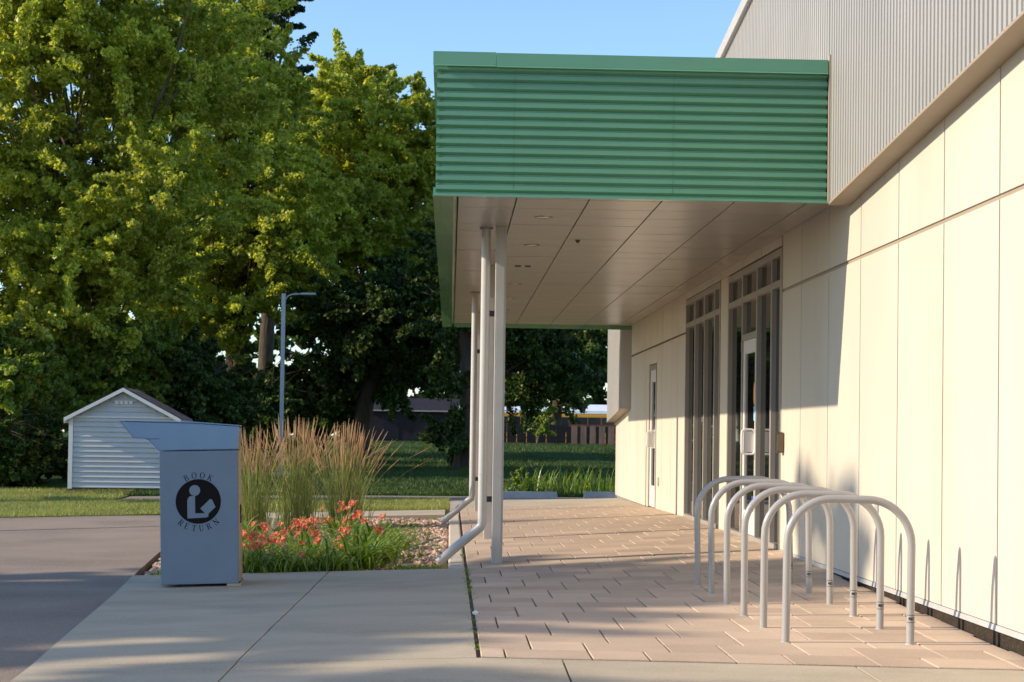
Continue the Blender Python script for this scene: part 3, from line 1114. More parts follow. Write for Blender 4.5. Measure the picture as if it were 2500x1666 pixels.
LET = {
    'B': (.70, rc(.10, .24, 0, 1) + rc(0, .10, 0, .05) + rc(0, .10, .95, 1) + rc(.24, .36, .95, 1) + rc(.24, .36, .5, .55) + rc(.24, .38, 0, .05)
          + arcpoly(.36, .75, (.24, .25), (.11, .20), -90, 90) + arcpoly(.38, .275, (.30, .275), (.16, .225), -90, 90)),
    'O': (.80, arcpoly(.40, .5, (.40, .52), (.25, .47), 0, 360, 24)),
    'K': (.80, rc(.10, .24, 0, 1) + rc(0, .10, 0, .05) + rc(0, .34, .95, 1) + rc(.24, .34, 0, .05) + ln(.24, .45, .66, .96, .06) + ln(.34, .56, .70, .03, .15)
          + rc(.54, .80, .95, 1) + rc(.56, .84, 0, .05)),
    'R': (.78, rc(.10, .24, 0, 1) + rc(0, .10, 0, .05) + rc(0, .10, .95, 1) + rc(.24, .34, 0, .05) + rc(.24, .36, .95, 1) + rc(.24, .36, .46, .51)
          + arcpoly(.36, .73, (.26, .27), (.12, .22), -90, 90) + ln(.36, .48, .68, .02, .15) + rc(.62, .80, 0, .05)),
    'E': (.66, rc(.10, .24, 0, 1) + rc(0, .10, 0, .05) + rc(0, .10, .95, 1) + rc(.24, .60, .94, 1) + rc(.24, .46, .48, .54) + rc(.24, .64, 0, .06)
          + rc(.56, .60, .80, .94) + rc(.42, .46, .40, .62) + rc(.60, .64, .06, .22)),
    'T': (.70, rc(.28, .42, 0, 1) + rc(.16, .28, 0, .05) + rc(.42, .54, 0, .05) + rc(0, .28, .94, 1) + rc(.42, .70, .94, 1) + rc(0, .04, .78, .94) + rc(.66, .70, .78, .94)),
    'U': (.80, rc(.10, .24, .32, 1) + rc(0, .34, .95, 1) + rc(.60, .66, .32, 1) + rc(.50, .78, .95, 1) + arcpoly(.38, .32, (.28, .34), (.20, .28), 180, 360)
          + arcpoly(.36, .32, (.26, .34), (.13, .28), 180, 270)),
    'N': (.82, rc(.10, .16, 0, 1) + rc(0, .26, 0, .05) + rc(0, .14, .95, 1) + ln(.12, .98, .66, .04, .16) + rc(.64, .70, 0, 1) + rc(.54, .80, .95, 1)),
}


def letter(ch, px_, pz_, ang, size):
    wv, polys = LET[ch]
    m_ = MB()
    ca, sa = math.cos(ang), math.sin(ang)
    for P in polys:
        o_ = []
        for (x_, y_) in P:
            lx, lz = (x_ - wv / 2) * size, (y_ - .5) * size
            o_.append((px_ + lx * ca - lz * sa, -.0008, pz_ + lx * sa + lz * ca))
        m_.add(o_, [tuple(range(len(o_)))])
    m_.build('letter', M['black'], BR)


for ch, a in zip('BOOK', (-26.5, -8.6, 9.4, 27.2)):
    letter(ch, ex + .226 * math.sin(R(a)), ez + .226 * math.cos(R(a)), R(-a), .053)
for ch, a in zip('RETURN', (-39.5, -25.5, -9.5, 6.0, 22.3, 40.0)):
    letter(ch, ex + .232 * math.sin(R(a)), ez - .232 * math.cos(R(a)), R(a), .053)

# ================================================================== SHED
sh0 = at(166, 1201, 40.0)
SH = empty('garden_shed', (sh0.x, 40.0, -.20), R(3))
tag(SH, 'small pale vinyl sided garden shed with brown shingle roof and white trim', 'shed')
SW, SDp, SWH, SAP = 2.40, 2.5, 1.72, 2.36
MB().prism([(.03, .12), (SW - .03, .12), (SW - .03, SWH), (SW / 2, SAP - .06), (.03, SWH)], .03, SDp - .03, 'y').build('wall', M['vinyl'], SH)
e_ = .1145
k = 0
z = .13
while z < SAP - .12:
    zz = z + e_
    if z < SWH:
        xa, xb = .09, SW - .09
    else:
        f = (z + .09 - SWH) / (SAP - SWH)
        xa, xb = .02 + f * SW / 2 + .05, SW - .02 - f * SW / 2 - .05
    if xb - xa > .15:
        MB().prism([(-.012, z + .006), (-.012, z), (.028, z), (.028, zz), (.022, zz)], xa, xb, 'x').build('siding_board', M['vinyl'], SH)
        sb = SH.children[-1]
    z = zz
for x0, x1 in ((-.01, .085), (SW - .085, SW + .01)):
    MB().box(x0, x1, -.022, .07, .10, SWH + .02).build('corner_trim', M['vtrim'], SH)
MB().box(.085, SW - .085, -.018, .0, SWH - .015, SWH + .02).build('gable_trim', M['vtrim'], SH)
rf = MB()
ov, up = .10, .16
sl = (SAP - SWH) / (SW / 2)
for sgn in (-1, 1):
    cx = SW / 2
    xe = cx + sgn * (SW / 2 + ov)
    ze = SAP - sl * (SW / 2 + ov)
    rf.add([(cx, -up, SAP + .035), (xe, -up, ze + .035), (xe, SDp + up, ze + .035), (cx, SDp + up, SAP + .035),
            (cx, -up, SAP), (xe, -up, ze), (xe, SDp + up, ze), (cx, SDp + up, SAP)],
           [(0, 1, 2, 3), (4, 7, 6, 5), (0, 4, 5, 1), (1, 5, 6, 2), (2, 6, 7, 3)])
rfo = rf.build('roof', M['skid'], SH)
for sgn in (-1, 1):
    m_ = MB()
    cx = SW / 2
    xe = cx + sgn * (SW / 2 + ov)
    ze = SAP - sl * (SW / 2 + ov)
    m_.add([(cx, -up - .02, SAP + .03), (xe, -up - .02, ze + .03), (xe, -up - .02, ze - .055), (cx, -up - .02, SAP - .055),
            (cx, -up, SAP + .03), (xe, -up, ze + .03), (xe, -up, ze - .055), (cx, -up, SAP - .055)],
           [(0, 1, 2, 3), (4, 7, 6, 5), (0, 4, 5, 1), (2, 6, 7, 3), (1, 5, 6, 2)])
    m_.build('rake_board', M['vtrim'], rfo)
    MB().box(min(xe, xe - sgn * .02), max(xe, xe - sgn * .02), -up, SDp + up, ze - .09, ze + .03).build('fascia_board', M['vtrim'], rfo)
    # shingle courses with single tabs
    for c in range(9):
        t0, t1 = c / 9, (c + 1) / 9 + .02
        nt_ = 9
        for j in range(nt_):
            y0 = -up + (SDp + 2 * up) * (j + (.5 if c % 2 else 0)) / nt_
            y1 = min(y0 + (SDp + 2 * up) / nt_ - .012, SDp + up)
            if y1 <= y0:
                continue
            xa_, xb_ = xe + (cx - xe) * t0, xe + (cx - xe) * min(t1, 1)
            za_, zb_ = ze + (SAP - ze) * t0 + .052, ze + (SAP - ze) * min(t1, 1) + .042
            MB().add([(xa_, y0, za_), (xa_, y1, za_), (xb_, y1, zb_), (xb_, y0, zb_), (xa_, y0, za_ - .014), (xa_, y1, za_ - .014)],
                     [(0, 1, 2, 3), (0, 4, 5, 1)]).build('shingle', M['shingle'], rfo)
vg = MB()
for k in range(4):
    vg.box(SW / 2 - .2 + k * .105, SW / 2 - .2 + k * .105 + .085, -.03, -.0, 2.02, 2.1)
vg.build('gable_vent', M['vtrim'], SH)
MB().box(.02, SW - .02, -.0, SDp, -.02, .11).build('skid', M['skid'], SH)

# ================================================================== LAMP POST
lp = at(684, 1206, 45.0)
LM = empty('street_lamp', (lp.x, 45.0, -.34))
tag(LM, 'slim blue grey square street lamp on a round concrete footing behind the reed grass', 'street lamp')
mz = hf(lp.x, 45)
MB().tube([(0, 0, -.1), (0, 0, .53), (0, 0, .55)], [.28, .28, .25], 20).build('footing', M['curb'], LM, smooth=True)
lt = at(696, 717, 45.0)
hh_ = lt.z + .34
MB().box(-.05, .05, -.05, .05, .55, hh_).build('pole', M['pole'], LM, bevel=.01)
arm = MB()
arm.tube([(.04, 0, hh_ - .16), (.10, 0, hh_ - .07), (.22, 0, hh_ - .02), (.45, 0, hh_ + .0), (.8, 0, hh_ + .01)], .022, 10)
am = arm.build('arm', M['pole'], LM, smooth=True)
MB().prism([(.42, hh_ - .03), (.48, hh_ + .02), (.80, hh_ + .02), (.84, hh_ - .01), (.80, hh_ - .03)], -.13, .13, 'y').build('lamp_head', M['pole'], LM, bevel=.01)

# ================================================================== PARKING STOPS
def stop(x0, x1, label):
    y = 38.3
    z0 = hf(x0, y)
    r_ = empty('parking_stop', (x0, y, z0))
    L_ = x1 - x0
    MB().add([(0, -.08, -.02), (L_, -.08, -.02), (L_, .08, -.02), (0, .08, -.02), (.02, -.05, .13), (L_ - .02, -.05, .13), (L_ - .02, .05, .13), (.02, .05, .13)],
             [(4, 5, 6, 7), (0, 1, 5, 4), (1, 2, 6, 5), (2, 3, 7, 6), (3, 0, 4, 7)]).build('stop_block', M['stopc'], r_, bevel=.012)
    for x_ in (.3, L_ - .3):
        MB().tube([(x_, 0, .128), (x_, 0, .136)], .018, 8).build('anchor_pin', M['rust'], r_)
    tag(r_, label, 'parking stop', 'parking stops at the edge of the far lawn')


stop(.55, 2.36, 'grey concrete parking stop seen right of the canopy column, left of the gap')
stop(2.92, 4.72, 'grey concrete parking stop partly hidden by the far end of the library wall')

# ================================================================== BUSES, FENCES, FAR BUILDINGS
def bus(px0, Y, zroof, label, flip=False, L=11.5):
    p0 = at(px0, 1000, Y)
    r_ = empty('school_bus', (p0.x, Y, zroof - 3.0))
    b = MB()
    sec = [(-1.2, .45), (-1.2, 2.55), (-1.12, 2.62), (1.12, 2.62), (1.2, 2.55), (1.2, .45)]
    b.prism(sec, 0, L - 1.5, 'x')
    b.prism([(-1.1, .45), (-1.1, 1.35), (-.9, 1.5), (.9, 1.5), (1.1, 1.35), (1.1, .45)], L - 1.495, L, 'x')
    bo = b.build('body', M['busy'], r_, bevel=.04)
    MB().prism([(-1.2, 2.6), (-1.17, 2.78), (-1.0, 2.93), (-.5, 3.0), (.5, 3.0), (1.0, 2.93), (1.17, 2.78), (1.2, 2.6)], .0, L - 1.55, 'x').build('roof', M['busw'], r_)
    for k in range(11):
        x0 = .5 + k * .82
        MB().box(x0, x0 + .78, -1.212, -1.201, 1.45, 2.38).build('window', M['busg'], r_)
    for z in (.75, 1.1, 1.45):
        MB().box(0, L - 1.5, -1.214, -1.201, z, z + .05).build('rub_rail', M['busk'], r_)
    for x0 in (2.2, L - 1.2):
        w_ = MB().tube([(x0, -1.22, .48), (x0, -.95, .48)], .48, 20).build('wheel', M['busk'], r_)
    tag(r_, label, 'school bus', 'school buses parked beyond the lawn')


bus(1120, 108, at(1200, 992, 108).z, 'yellow school bus with white roof half hidden behind the dark tree, left one')
bus(1428, 112, at(1470, 989, 112).z, 'yellow school bus with white roof showing beside the far corner of the library')

# slatted timber fence (rusty rail, pale boards) at the lawn crest
fp0, fp1 = at(1395, 1040, 78), at(1530, 1040, 78)
FN = empty('timber_fence', (fp0.x, 78, .84))
tag(FN, 'low weathered slatted timber fence with a red rail at the top of the lawn', 'fence')
L_ = fp1.x - fp0.x + 1.5
MB().box(-.1, L_, -.06, .0, .84, .93).build('rail', M['rust'], FN)
MB().box(-.1, L_, -.06, .0, .02, .09).build('rail', M['rust'], FN)
x_ = 0
while x_ < L_:
    MB().box(x_, x_ + .26, -.09, -.062, .0, .86).build('board', M['wood'], FN)
    x_ += .41
# dark board fence left of it, extended behind as added dark backing for the gaps
fq = at(1190, 1040, 80)
FD = empty('board_fence', (fq.x, 80, .84))
tag(FD, 'long dark board fence in shade at the crest of the lawn behind the canopy columns', 'fence')
x_ = 0
while x_ < fp1.x - fq.x + 2:
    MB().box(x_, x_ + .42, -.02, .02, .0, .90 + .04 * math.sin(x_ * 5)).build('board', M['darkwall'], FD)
    x_ += .45
# far low building between the trunks
hb = at(905, 1060, 112)
HB = empty('low_building', (hb.x, 112, -.1))
tag(HB, 'long low dark building with a pale eave line seen between the tree trunks', 'building')
hb1 = at(1095, 1060, 112)
LL = hb1.x - hb.x + 1
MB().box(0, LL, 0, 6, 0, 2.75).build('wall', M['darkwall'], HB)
MB().prism([(-.3, 2.75), (-.3, 2.86), (3, 3.7), (6.3, 2.86), (6.3, 2.75)], -.3, LL + .3, 'x').build('roof', M['darkwall'], HB)
MB().box(-.3, LL + .3, -.36, -.305, 2.78, 2.86).build('gutter', M['frame'], HB)
for x_ in np.arange(.8, LL - 1.2, 1.9):
    wv_ = MB().box(x_, x_ + 1.0, -.03, -.001, 1.0, 2.1).build('window', M['busg'], HB)

# ================================================================== VEGETATION
def leaves(centers, size, rs, elong=1.25, upbias=.3, quad=False):
    """one folded leaf (two triangles) per centre"""
    n = len(centers)
    d = rng.normal(size=(n, 3))
    d /= np.linalg.norm(d, axis=1)[:, None]
    u = rng.normal(size=(n, 3))
    u[:, 2] += upbias * 2
    u -= (u * d).sum(1)[:, None] * d
    u /= np.linalg.norm(u, axis=1)[:, None] + 1e-9
    s = np.cross(d, u)
    sz = (size * rng.uniform(.65, 1.35, n))[:, None]
    a = centers - d * sz * .5 * elong
    b = centers + d * sz * .5 * elong
    l_ = centers + s * sz * .48 + u * sz * .14
    r_ = centers - s * sz * .48 + u * sz * .14
    Vv = np.stack([a, l_, b, r_], 1).reshape(-1, 3)
    k = np.arange(n)[:, None] * 4
    Fv = np.concatenate([k + np.array([0, 1, 2]), k + np.array([0, 2, 3])], 1).reshape(-1, 3)
    return Vv, Fv


def crown_points(blobs, nclump, per, cr, flat_=.75, fill=.5):
    """blobs (cx,cy,cz,rx,ry,rz,weight) -> boughs -> leaf clumps"""
    sub = []
    for b in blobs:
        b6 = np.array(b[:6])
        vol = b[3] * b[4] * b[5]
        ns = int(np.clip(5 * vol ** .42, 3, 22))
        d = rng.normal(size=(ns, 3))
        d /= np.linalg.norm(d, axis=1)[:, None]
        rr = rng.uniform(.25, .92, ns) ** .6
        c = b6[:3] + d * rr[:, None] * b6[3:6] * .88
        r = rng.uniform(.26, .46, ns)
        for k in range(ns):
            sub.append((*c[k], *(np.maximum(b6[3:6] * r[k] * np.array([1.1, 1.1, .75]), .25)), vol * (b[6] if len(b) > 6 else 1) / ns * (r[k] / .36) ** 2.2))
    B = np.array(sub)
    wts = B[:, 6] ** .85
    wts /= wts.sum()
    idx = rng.choice(len(B), nclump, p=wts)
    B = B[idx]
    d = rng.normal(size=(nclump, 3))
    d /= np.linalg.norm(d, axis=1)[:, None]
    rr = rng.uniform(0, 1, nclump) ** (1 / 3.0)
    rr = fill * rr + (1 - fill) * rng.uniform(.82, 1.06, nclump)
    C = B[:, :3] + d * rr[:, None] * B[:, 3:6]
    L_ = cr * rng.uniform(.7, 2.6, nclump)
    dirv = d * np.array([1, 1, .7]) + rng.normal(0, .45, (nclump, 3)) + np.array([0, 0, .28])
    dirv /= np.linalg.norm(dirv, axis=1)[:, None]
    m = np.maximum(rng.poisson(per * (L_ / cr / 1.65)), 4)
    ii = np.repeat(np.arange(nclump), m)
    t = rng.uniform(0, 1, len(ii)) ** .8
    rad = cr * (.58 - .40 * t) * rng.uniform(.1, 1.25, len(ii))
    e = rng.normal(size=(len(ii), 3))
    e /= np.linalg.norm(e, axis=1)[:, None]
    P = C[ii] + dirv[ii] * (t * L_[ii])[:, None] + e * rad[:, None] * np.array([1, 1, flat_])
    P[:, 2] -= .16 * (t ** 2) * L_[ii]
    return C, P


def tree(name, label, base, trunk_r, trunk_top, blobs, nclump, per, cr, leaf, lm, bark='bark', lean=(0, 0), nlimb=14, group=None, limb_r=.10, cat='tree', fill=.5, upbias=.12):
    bx_, by_ = base
    bz = hf(bx_, by_) - .1
    root = empty(name, (bx_, by_, bz))
    tag(root, label, cat, group)
    C, P = crown_points(blobs, nclump, per, cr, fill=fill)
    Vv, Fv = leaves(P, leaf, None, upbias=upbias)
    Vv = Vv - np.array([bx_, by_, bz])
    raw_mesh('crown', Vv, Fv, lm, root)
    tm = MB()
    top = Vector((lean[0], lean[1], trunk_top))
    pts_ = []
    for k in range(7):
        t = k / 6
        pts_.append(Vector((lean[0] * t ** 1.3 + .12 * math.sin(5 * t + bx_), lean[1] * t + .1 * math.cos(4 * t + bx_), -.2 + (trunk_top + .2) * t)))
    tm.tube(pts_, [trunk_r * (1.35 if k == 0 else 1 - .09 * k) for k in range(7)], 10)
    sel = rng.permutation(len(C))[:nlimb * 3]
    for n_, ci in enumerate(sel):
        c = Vector(C[ci]) - Vector((bx_, by_, bz))
        main = n_ < nlimb
        t = random.uniform(.45, 1.0)
        k = min(int(t * 6), 6)
        s_ = pts_[k]
        if c.z < s_.z:
            k = max(2, k - 2)
            s_ = pts_[k]
        r0 = min(trunk_r * .55, limb_r * (1.3 if main else .45))
        mid = s_.lerp(c, .45) + Vector((random.uniform(-.4, .4), random.uniform(-.4, .4), random.uniform(.1, .9)))
        mid2 = s_.lerp(c, .75) + Vector((random.uniform(-.35, .35), random.uniform(-.35, .35), random.uniform(0, .6)))
        tm.tube([s_, s_.lerp(mid, .5) + Vector((0, 0, .15)), mid, mid2, c], [r0, r0 * .85, r0 * .6, r0 * .35, r0 * .1], 6, caps=False)
        if main:
            for q_ in range(3):
                e2 = mid2 + Vector((random.uniform(-1.6, 1.6), random.uniform(-1.6, 1.6), random.uniform(-.3, 1.8)))
                tm.tube([mid, mid.lerp(e2, .5) + Vector((0, 0, .2)), e2], [r0 * .4, r0 * .25, r0 * .06], 5, caps=False)
    tm.build('trunk', M[bark], root, smooth=True)
    return root


def blobpx(px, py, Y, rpx, rpy, ry=None, w=1.0):
    c = at(px, py, Y)
    s = Y / F_PX
    return (c.x, Y, c.z, rpx * s, ry if ry else rpx * s * .8, rpy * s, w)


# T1 : big left maple
MG = 'broadleaf trees behind the lawn'
b1 = at(190, 1100, 48)
tree('maple_tree', 'tall bright green maple filling the left edge, directly behind the garden shed', (b1.x, 49), .30, 7.0,
     [blobpx(150, 250, 47, 330, 330, 3.0), blobpx(-80, 560, 46, 260, 380, 3.0), blobpx(330, 560, 46.5, 240, 270, 2.8), blobpx(330, 60, 48, 300, 200, 3.0),
      blobpx(90, 830, 45.5, 240, 170, 2.4), blobpx(60, -80, 48, 300, 220, 3.0), blobpx(-10, 770, 45.5, 190, 150, 2.4), blobpx(200, 640, 46, 200, 200, 2.6), blobpx(560, 330, 47.5, 140, 230, 2.2)],
     2100, 185, .50, .092, M['maple'], 'bark2', (.6, 0), 34, MG, .10, fill=.6)
# T2 : centre maple
b2 = at(560, 1100, 58)
tree('maple_tree', 'tall yellow green maple behind the reed grass, between the edge maple and the lamp post', (b2.x, 59), .28, 7.5,
     [blobpx(540, 420, 58.5, 250, 300, 3.2), blobpx(650, 230, 59, 120, 130, 2.4), blobpx(500, 710, 57.5, 250, 160, 3), blobpx(650, 560, 58, 165, 190, 3),
      blobpx(450, 180, 59.5, 220, 220, 3.2), blobpx(530, 60, 60, 130, 130, 2.6)],
     1500, 185, .52, .105, M['maple'], 'bark', (-.6, 0), 28, MG, .07, fill=.6)
# T3 : maple next to the canopy
b3 = at(850, 1090, 67)
tree('maple_tree', 'rounded yellow green maple whose crown meets the left end of the green canopy', (b3.x, 67), .26, 8.5,
     [blobpx(960, 380, 65, 165, 180, 3), blobpx(820, 340, 65.5, 115, 180, 3), blobpx(1040, 560, 65, 150, 200, 3), blobpx(830, 580, 64, 150, 150, 3),
      blobpx(1050, 330, 66, 85, 90, 2.2), blobpx(770, 600, 64, 80, 60, 2.2), blobpx(1000, 250, 66, 55, 50, 1.6), blobpx(850, 195, 66, 42, 62, 1.5), blobpx(905, 225, 66, 25, 40, 1),
      blobpx(880, 180, 66, 14, 40, .8), blobpx(960, 210, 66, 20, 40, .8)],
     1400, 180, .55, .118, M['maple'], 'bark', (1.0, 0), 16, MG, .07, fill=.6)
# dark pine behind
b4 = at(640, 1080, 72)
tree('pine_tree', 'dark feathery pine rising behind the maples to the highest point left of the sky', (b4.x, 73), .35, 17,
     [blobpx(630, 60, 72, 80, 110, 2.2), blobpx(690, 190, 72, 70, 70, 2), blobpx(600, -80, 72, 60, 110, 2), blobpx(680, 320, 72, 130, 120, 3), blobpx(760, 260, 73, 40, 50, 1.6),
      blobpx(735, 55, 72, 34, 10, .8), blobpx(745, 120, 72, 40, 12, .8), blobpx(710, 20, 72, 30, 10, .8)],
     230, 260, .55, .13, M['conifer'], 'bark', (0, 0), 12, None, .07, fill=.9)
# dark shaded trees under and behind, seen between the lamp and the canopy
b5 = at(880, 1090, 57)
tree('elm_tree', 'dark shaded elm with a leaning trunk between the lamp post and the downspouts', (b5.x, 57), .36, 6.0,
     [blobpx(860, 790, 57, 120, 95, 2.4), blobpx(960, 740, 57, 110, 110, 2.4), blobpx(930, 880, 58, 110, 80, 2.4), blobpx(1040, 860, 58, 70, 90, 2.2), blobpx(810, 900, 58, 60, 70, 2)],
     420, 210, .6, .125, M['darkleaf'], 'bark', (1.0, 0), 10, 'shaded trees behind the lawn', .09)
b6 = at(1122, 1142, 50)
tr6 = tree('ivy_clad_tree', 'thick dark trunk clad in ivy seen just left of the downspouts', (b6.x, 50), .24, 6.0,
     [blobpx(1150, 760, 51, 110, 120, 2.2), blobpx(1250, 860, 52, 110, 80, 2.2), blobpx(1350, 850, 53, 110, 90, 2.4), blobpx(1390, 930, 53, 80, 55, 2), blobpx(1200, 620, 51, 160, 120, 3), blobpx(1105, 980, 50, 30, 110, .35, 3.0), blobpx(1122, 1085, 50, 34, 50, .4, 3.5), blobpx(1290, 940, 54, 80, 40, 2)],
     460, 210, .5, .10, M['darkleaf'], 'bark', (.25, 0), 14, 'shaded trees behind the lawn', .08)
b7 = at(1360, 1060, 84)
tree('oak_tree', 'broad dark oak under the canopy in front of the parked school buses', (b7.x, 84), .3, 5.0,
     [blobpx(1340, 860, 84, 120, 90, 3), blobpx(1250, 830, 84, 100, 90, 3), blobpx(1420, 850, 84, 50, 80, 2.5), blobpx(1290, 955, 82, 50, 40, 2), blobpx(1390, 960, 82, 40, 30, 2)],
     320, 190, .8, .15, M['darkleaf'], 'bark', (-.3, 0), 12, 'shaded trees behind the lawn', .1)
tree('young_tree', 'small bright green sapling at the crest of the lawn in front of the left bus', (at(1318, 1070, 76).x, 76), .05, 1.4,
     [blobpx(1316, 1040, 76, 22, 40, .5), blobpx(1330, 1000, 76, 16, 26, .4)], 30, 60, .28, .12, M['maple2'], 'bark', (0, 0), 4, None, .02)
# bushes under the trees
for k, (px, py, Y, rx, rz_, ry_, lab, lm_) in enumerate((
        (0, 985, 43.5, 160, 170, 1.6, 'dense leafy bush at the left edge of the picture beside the garden shed', 'maple2'),
        (330, 880, 46, 150, 110, 1.8, 'leafy bush rising above the roof of the garden shed', 'maple2'),
        (520, 960, 47, 100, 160, 1.8, 'dark bush right of the garden shed behind the book return', 'darkleaf'),
        (15, 1105, 41.5, 110, 60, 1.0, 'low dark undergrowth at the foot of the bush left of the garden shed', 'darkleaf'),
        (640, 1040, 52, 90, 110, 1.5, 'dark undergrowth directly behind the lamp post', 'darkleaf'),
        (740, 1010, 58, 110, 90, 1.8, 'dark low bush behind the plumes of the reed grass', 'darkleaf'))):
    bb = at(px, 1140, Y)
    tree('bush', lab, (bb.x, Y + .5), .07, 2.0 if py < 1100 else .8, [blobpx(px, py, Y, rx, rz_, ry_)], 230, 230, .42, .105, M[lm_], 'bark', (0, 0), 10, 'bushes under the trees', .04, 'bush', .7)
# trees beyond the frame on the left, which throw the long shadows over the walk
tree('poplar_tree', 'pointed poplar standing across the road outside the left edge of the picture', (-25.0, 11.4), .3, 10,
     [(-25.0, 11.4, 7.5, 2.7, 2.9, 3.8), (-25.0, 11.5, 10.4, 2.3, 2.6, 2.6), (-25, 11.5, 12.6, 1.4, 1.9, 1.6), (-25, 11.35, 13.3, .5, .4, 1.7), (-25, 9.9, 11.6, .7, .7, 1.6), (-25, 12.9, 11.6, .6, .6, 1.8),
      (-25, 8.5, 10.5, 1.8, 1.9, 2.0), (-25, 12.7, 9.4, 2, 2.0, 2.7)],
     620, 110, .62, .24, M['maple2'], 'bark', (0, 0), 14, None, .1, fill=.8)
tree('poplar_tree', 'broad tree across the road outside the lower left of the picture', (-22.0, 5.2), .3, 8,
     [(-22.0, 5.2, 6.5, 2.8, 2.9, 3.2), (-22.0, 5.2, 8.6, 2.0, 1.9, 1.8), (-22, 5.0, 10.9, .6, .5, 1.3), (-22, 3.2, 9.5, 1.2, 1.2, 1.6), (-22, 4.0, 11.4, .4, .4, .9)],
     230, 110, .62, .24, M['maple2'], 'bark', (0, 0), 12, None, .1, fill=.8)
tree('poplar_tree', 'slender tree far across the road outside the left edge of the picture', (-17.0, 35.2), .2, 7,
     [(-17, 35.2, 6.5, 1.3, 1.2, 3.2), (-17, 35.2, 9.8, 1.2, 1.2, 2.2)], 160, 110, .5, .2, M['maple2'], 'bark', (0, 0), 10, None, .08, fill=.8)
# far wood
fw = []
for x_ in np.arange(-75, 110, 6.5):
    fw.append((x_ + rng.uniform(-2, 2), 165 + rng.uniform(-8, 8), 6.5 + rng.uniform(-1, 1.5), 5.5, 5, 6.5 + rng.uniform(-1, 2)))
C_, P_ = crown_points(fw, 1500, 50, 1.6)
Vv, Fv = leaves(P_, .75, None)
tag(raw_mesh('far_woods', Vv, Fv, M['darkleaf']), kind='stuff', label='band of dark woods closing the view far behind the school buses')


# ---- grass blades
def blades(n, region, hgt, wid, m_, name, label, zoff=0.0):
    P = region(n)
    n = len(P)
    ang = rng.uniform(0, 2 * math.pi, n)
    hh = hgt * rng.uniform(.5, 1.4, n)
    ww = wid * rng.uniform(.7, 1.3, n)
    lean_ = rng.normal(0, .35, (n, 2)) * hh[:, None]
    z = h(P[:, 0], P[:, 1]) + zoff
    a = np.c_[P[:, 0] - np.cos(ang) * ww, P[:, 1] - np.sin(ang) * ww, z - .01]
    b = np.c_[P[:, 0] + np.cos(ang) * ww, P[:, 1] + np.sin(ang) * ww, z - .01]
    c = np.c_[P[:, 0] + lean_[:, 0], P[:, 1] + lean_[:, 1], z + hh]
    Vv = np.stack([a, b, c], 1).reshape(-1, 3)
    return tag(raw_mesh(name, Vv, np.arange(3 * n).reshape(-1, 3), m_), kind='stuff', label=label)


def reg_verge(n):
    x = rng.uniform(-9.5, .0, n)
    y = rng.uniform(28.7, 36.55, n) if False else 28.7 + (36.5 - 28.7) * rng.uniform(0, 1, n) ** 1.2
    lo = np.interp(x, [-45, -8, -3.8, 0], [28.05, 29.3, 30.45, 30.45])
    k = y > lo
    return np.c_[x[k], y[k]]


blades(90000, reg_verge, .05, .006, M['blade'], 'verge_grass', 'short sunlit grass blades on the verge behind the road')


def reg_verge2(n):
    return np.c_[rng.uniform(-11, -7.1, n), rng.uniform(36.6, 40.4, n)]


blades(15000, reg_verge2, .07, .008, M['blade'], 'shed_grass', 'grass in front of the shed')


def reg_lawn(n):
    y = 39.0 + 40 * rng.uniform(0, 1, n) ** 1.5
    x = rng.uniform(-.20, .125, n) * y
    return np.c_[x, y]


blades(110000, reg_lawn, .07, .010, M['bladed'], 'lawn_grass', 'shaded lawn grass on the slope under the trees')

# ---- rock bed
BEDA = [(-2.85, 16.83), (-3.0, 17.5), (-3.3, 20.6), (-3.44, 24), (-3.55, 28.4)]
zbed = lambda x, y: h(x, y) - .11 + .02 * np.sin(x * 5) * np.sin(y * 3)
ruled('planting_bed', BEDA, [(0.0, 16.83), (0.0, 17.5), (0.0, 20.6), (0.0, 24), (0.0, 28.4)], M['soil'], nx=24, ny=60, zf=zbed)


def stones(n, xr, yr, name, smin=.028, smax=.075):
    base = np.array([(0, 0, 1), (.894, 0, .447), (.276, .851, .447), (-.724, .526, .447), (-.724, -.526, .447), (.276, -.851, .447),
                     (.724, .526, -.447), (-.276, .851, -.447), (-.894, 0, -.447), (-.276, -.851, -.447), (.724, -.526, -.447), (0, 0, -1)])
    fc = np.array([(0, 1, 2), (0, 2, 3), (0, 3, 4), (0, 4, 5), (0, 5, 1), (1, 6, 2), (2, 7, 3), (3, 8, 4), (4, 9, 5), (5, 10, 1),
                   (6, 7, 2), (7, 8, 3), (8, 9, 4), (9, 10, 5), (10, 6, 1), (11, 7, 6), (11, 8, 7), (11, 9, 8), (11, 10, 9), (11, 6, 10)])
    x = rng.uniform(*xr, n)
    y = rng.uniform(*yr, n)
    lo = np.interp(y, [16.8, 17.5, 20.6, 24, 28.4], [-2.83, -2.98, -3.28, -3.42, -3.52])
    kk = x > lo
    x, y = x[kk], y[kk]
    n = len(x)
    s = rng.uniform(smin, smax, n) ** 1.0
    sc3 = rng.uniform(.6, 1.25, (n, 3)) * s[:, None]
    sc3[:, 2] *= .75
    jit = 1 + rng.normal(0, .13, (n, 12, 1))
    Vv = base[None] * jit * sc3[:, None]
    a = rng.uniform(0, 6.28, n)
    ca, sa = np.cos(a)[:, None], np.sin(a)[:, None]
    X = Vv[..., 0] * ca - Vv[..., 1] * sa + x[:, None]
    Y = Vv[..., 0] * sa + Vv[..., 1] * ca + y[:, None]
    Z = Vv[..., 2] + (zbed(x, y) + rng.uniform(0, .06, n))[:, None]
    Vv = np.dstack([X, Y, Z]).reshape(-1, 3)
    Ff = (np.arange(n)[:, None, None] * 12 + fc[None]).reshape(-1, 3)
    return raw_mesh(name, Vv, Ff, M['stone'])


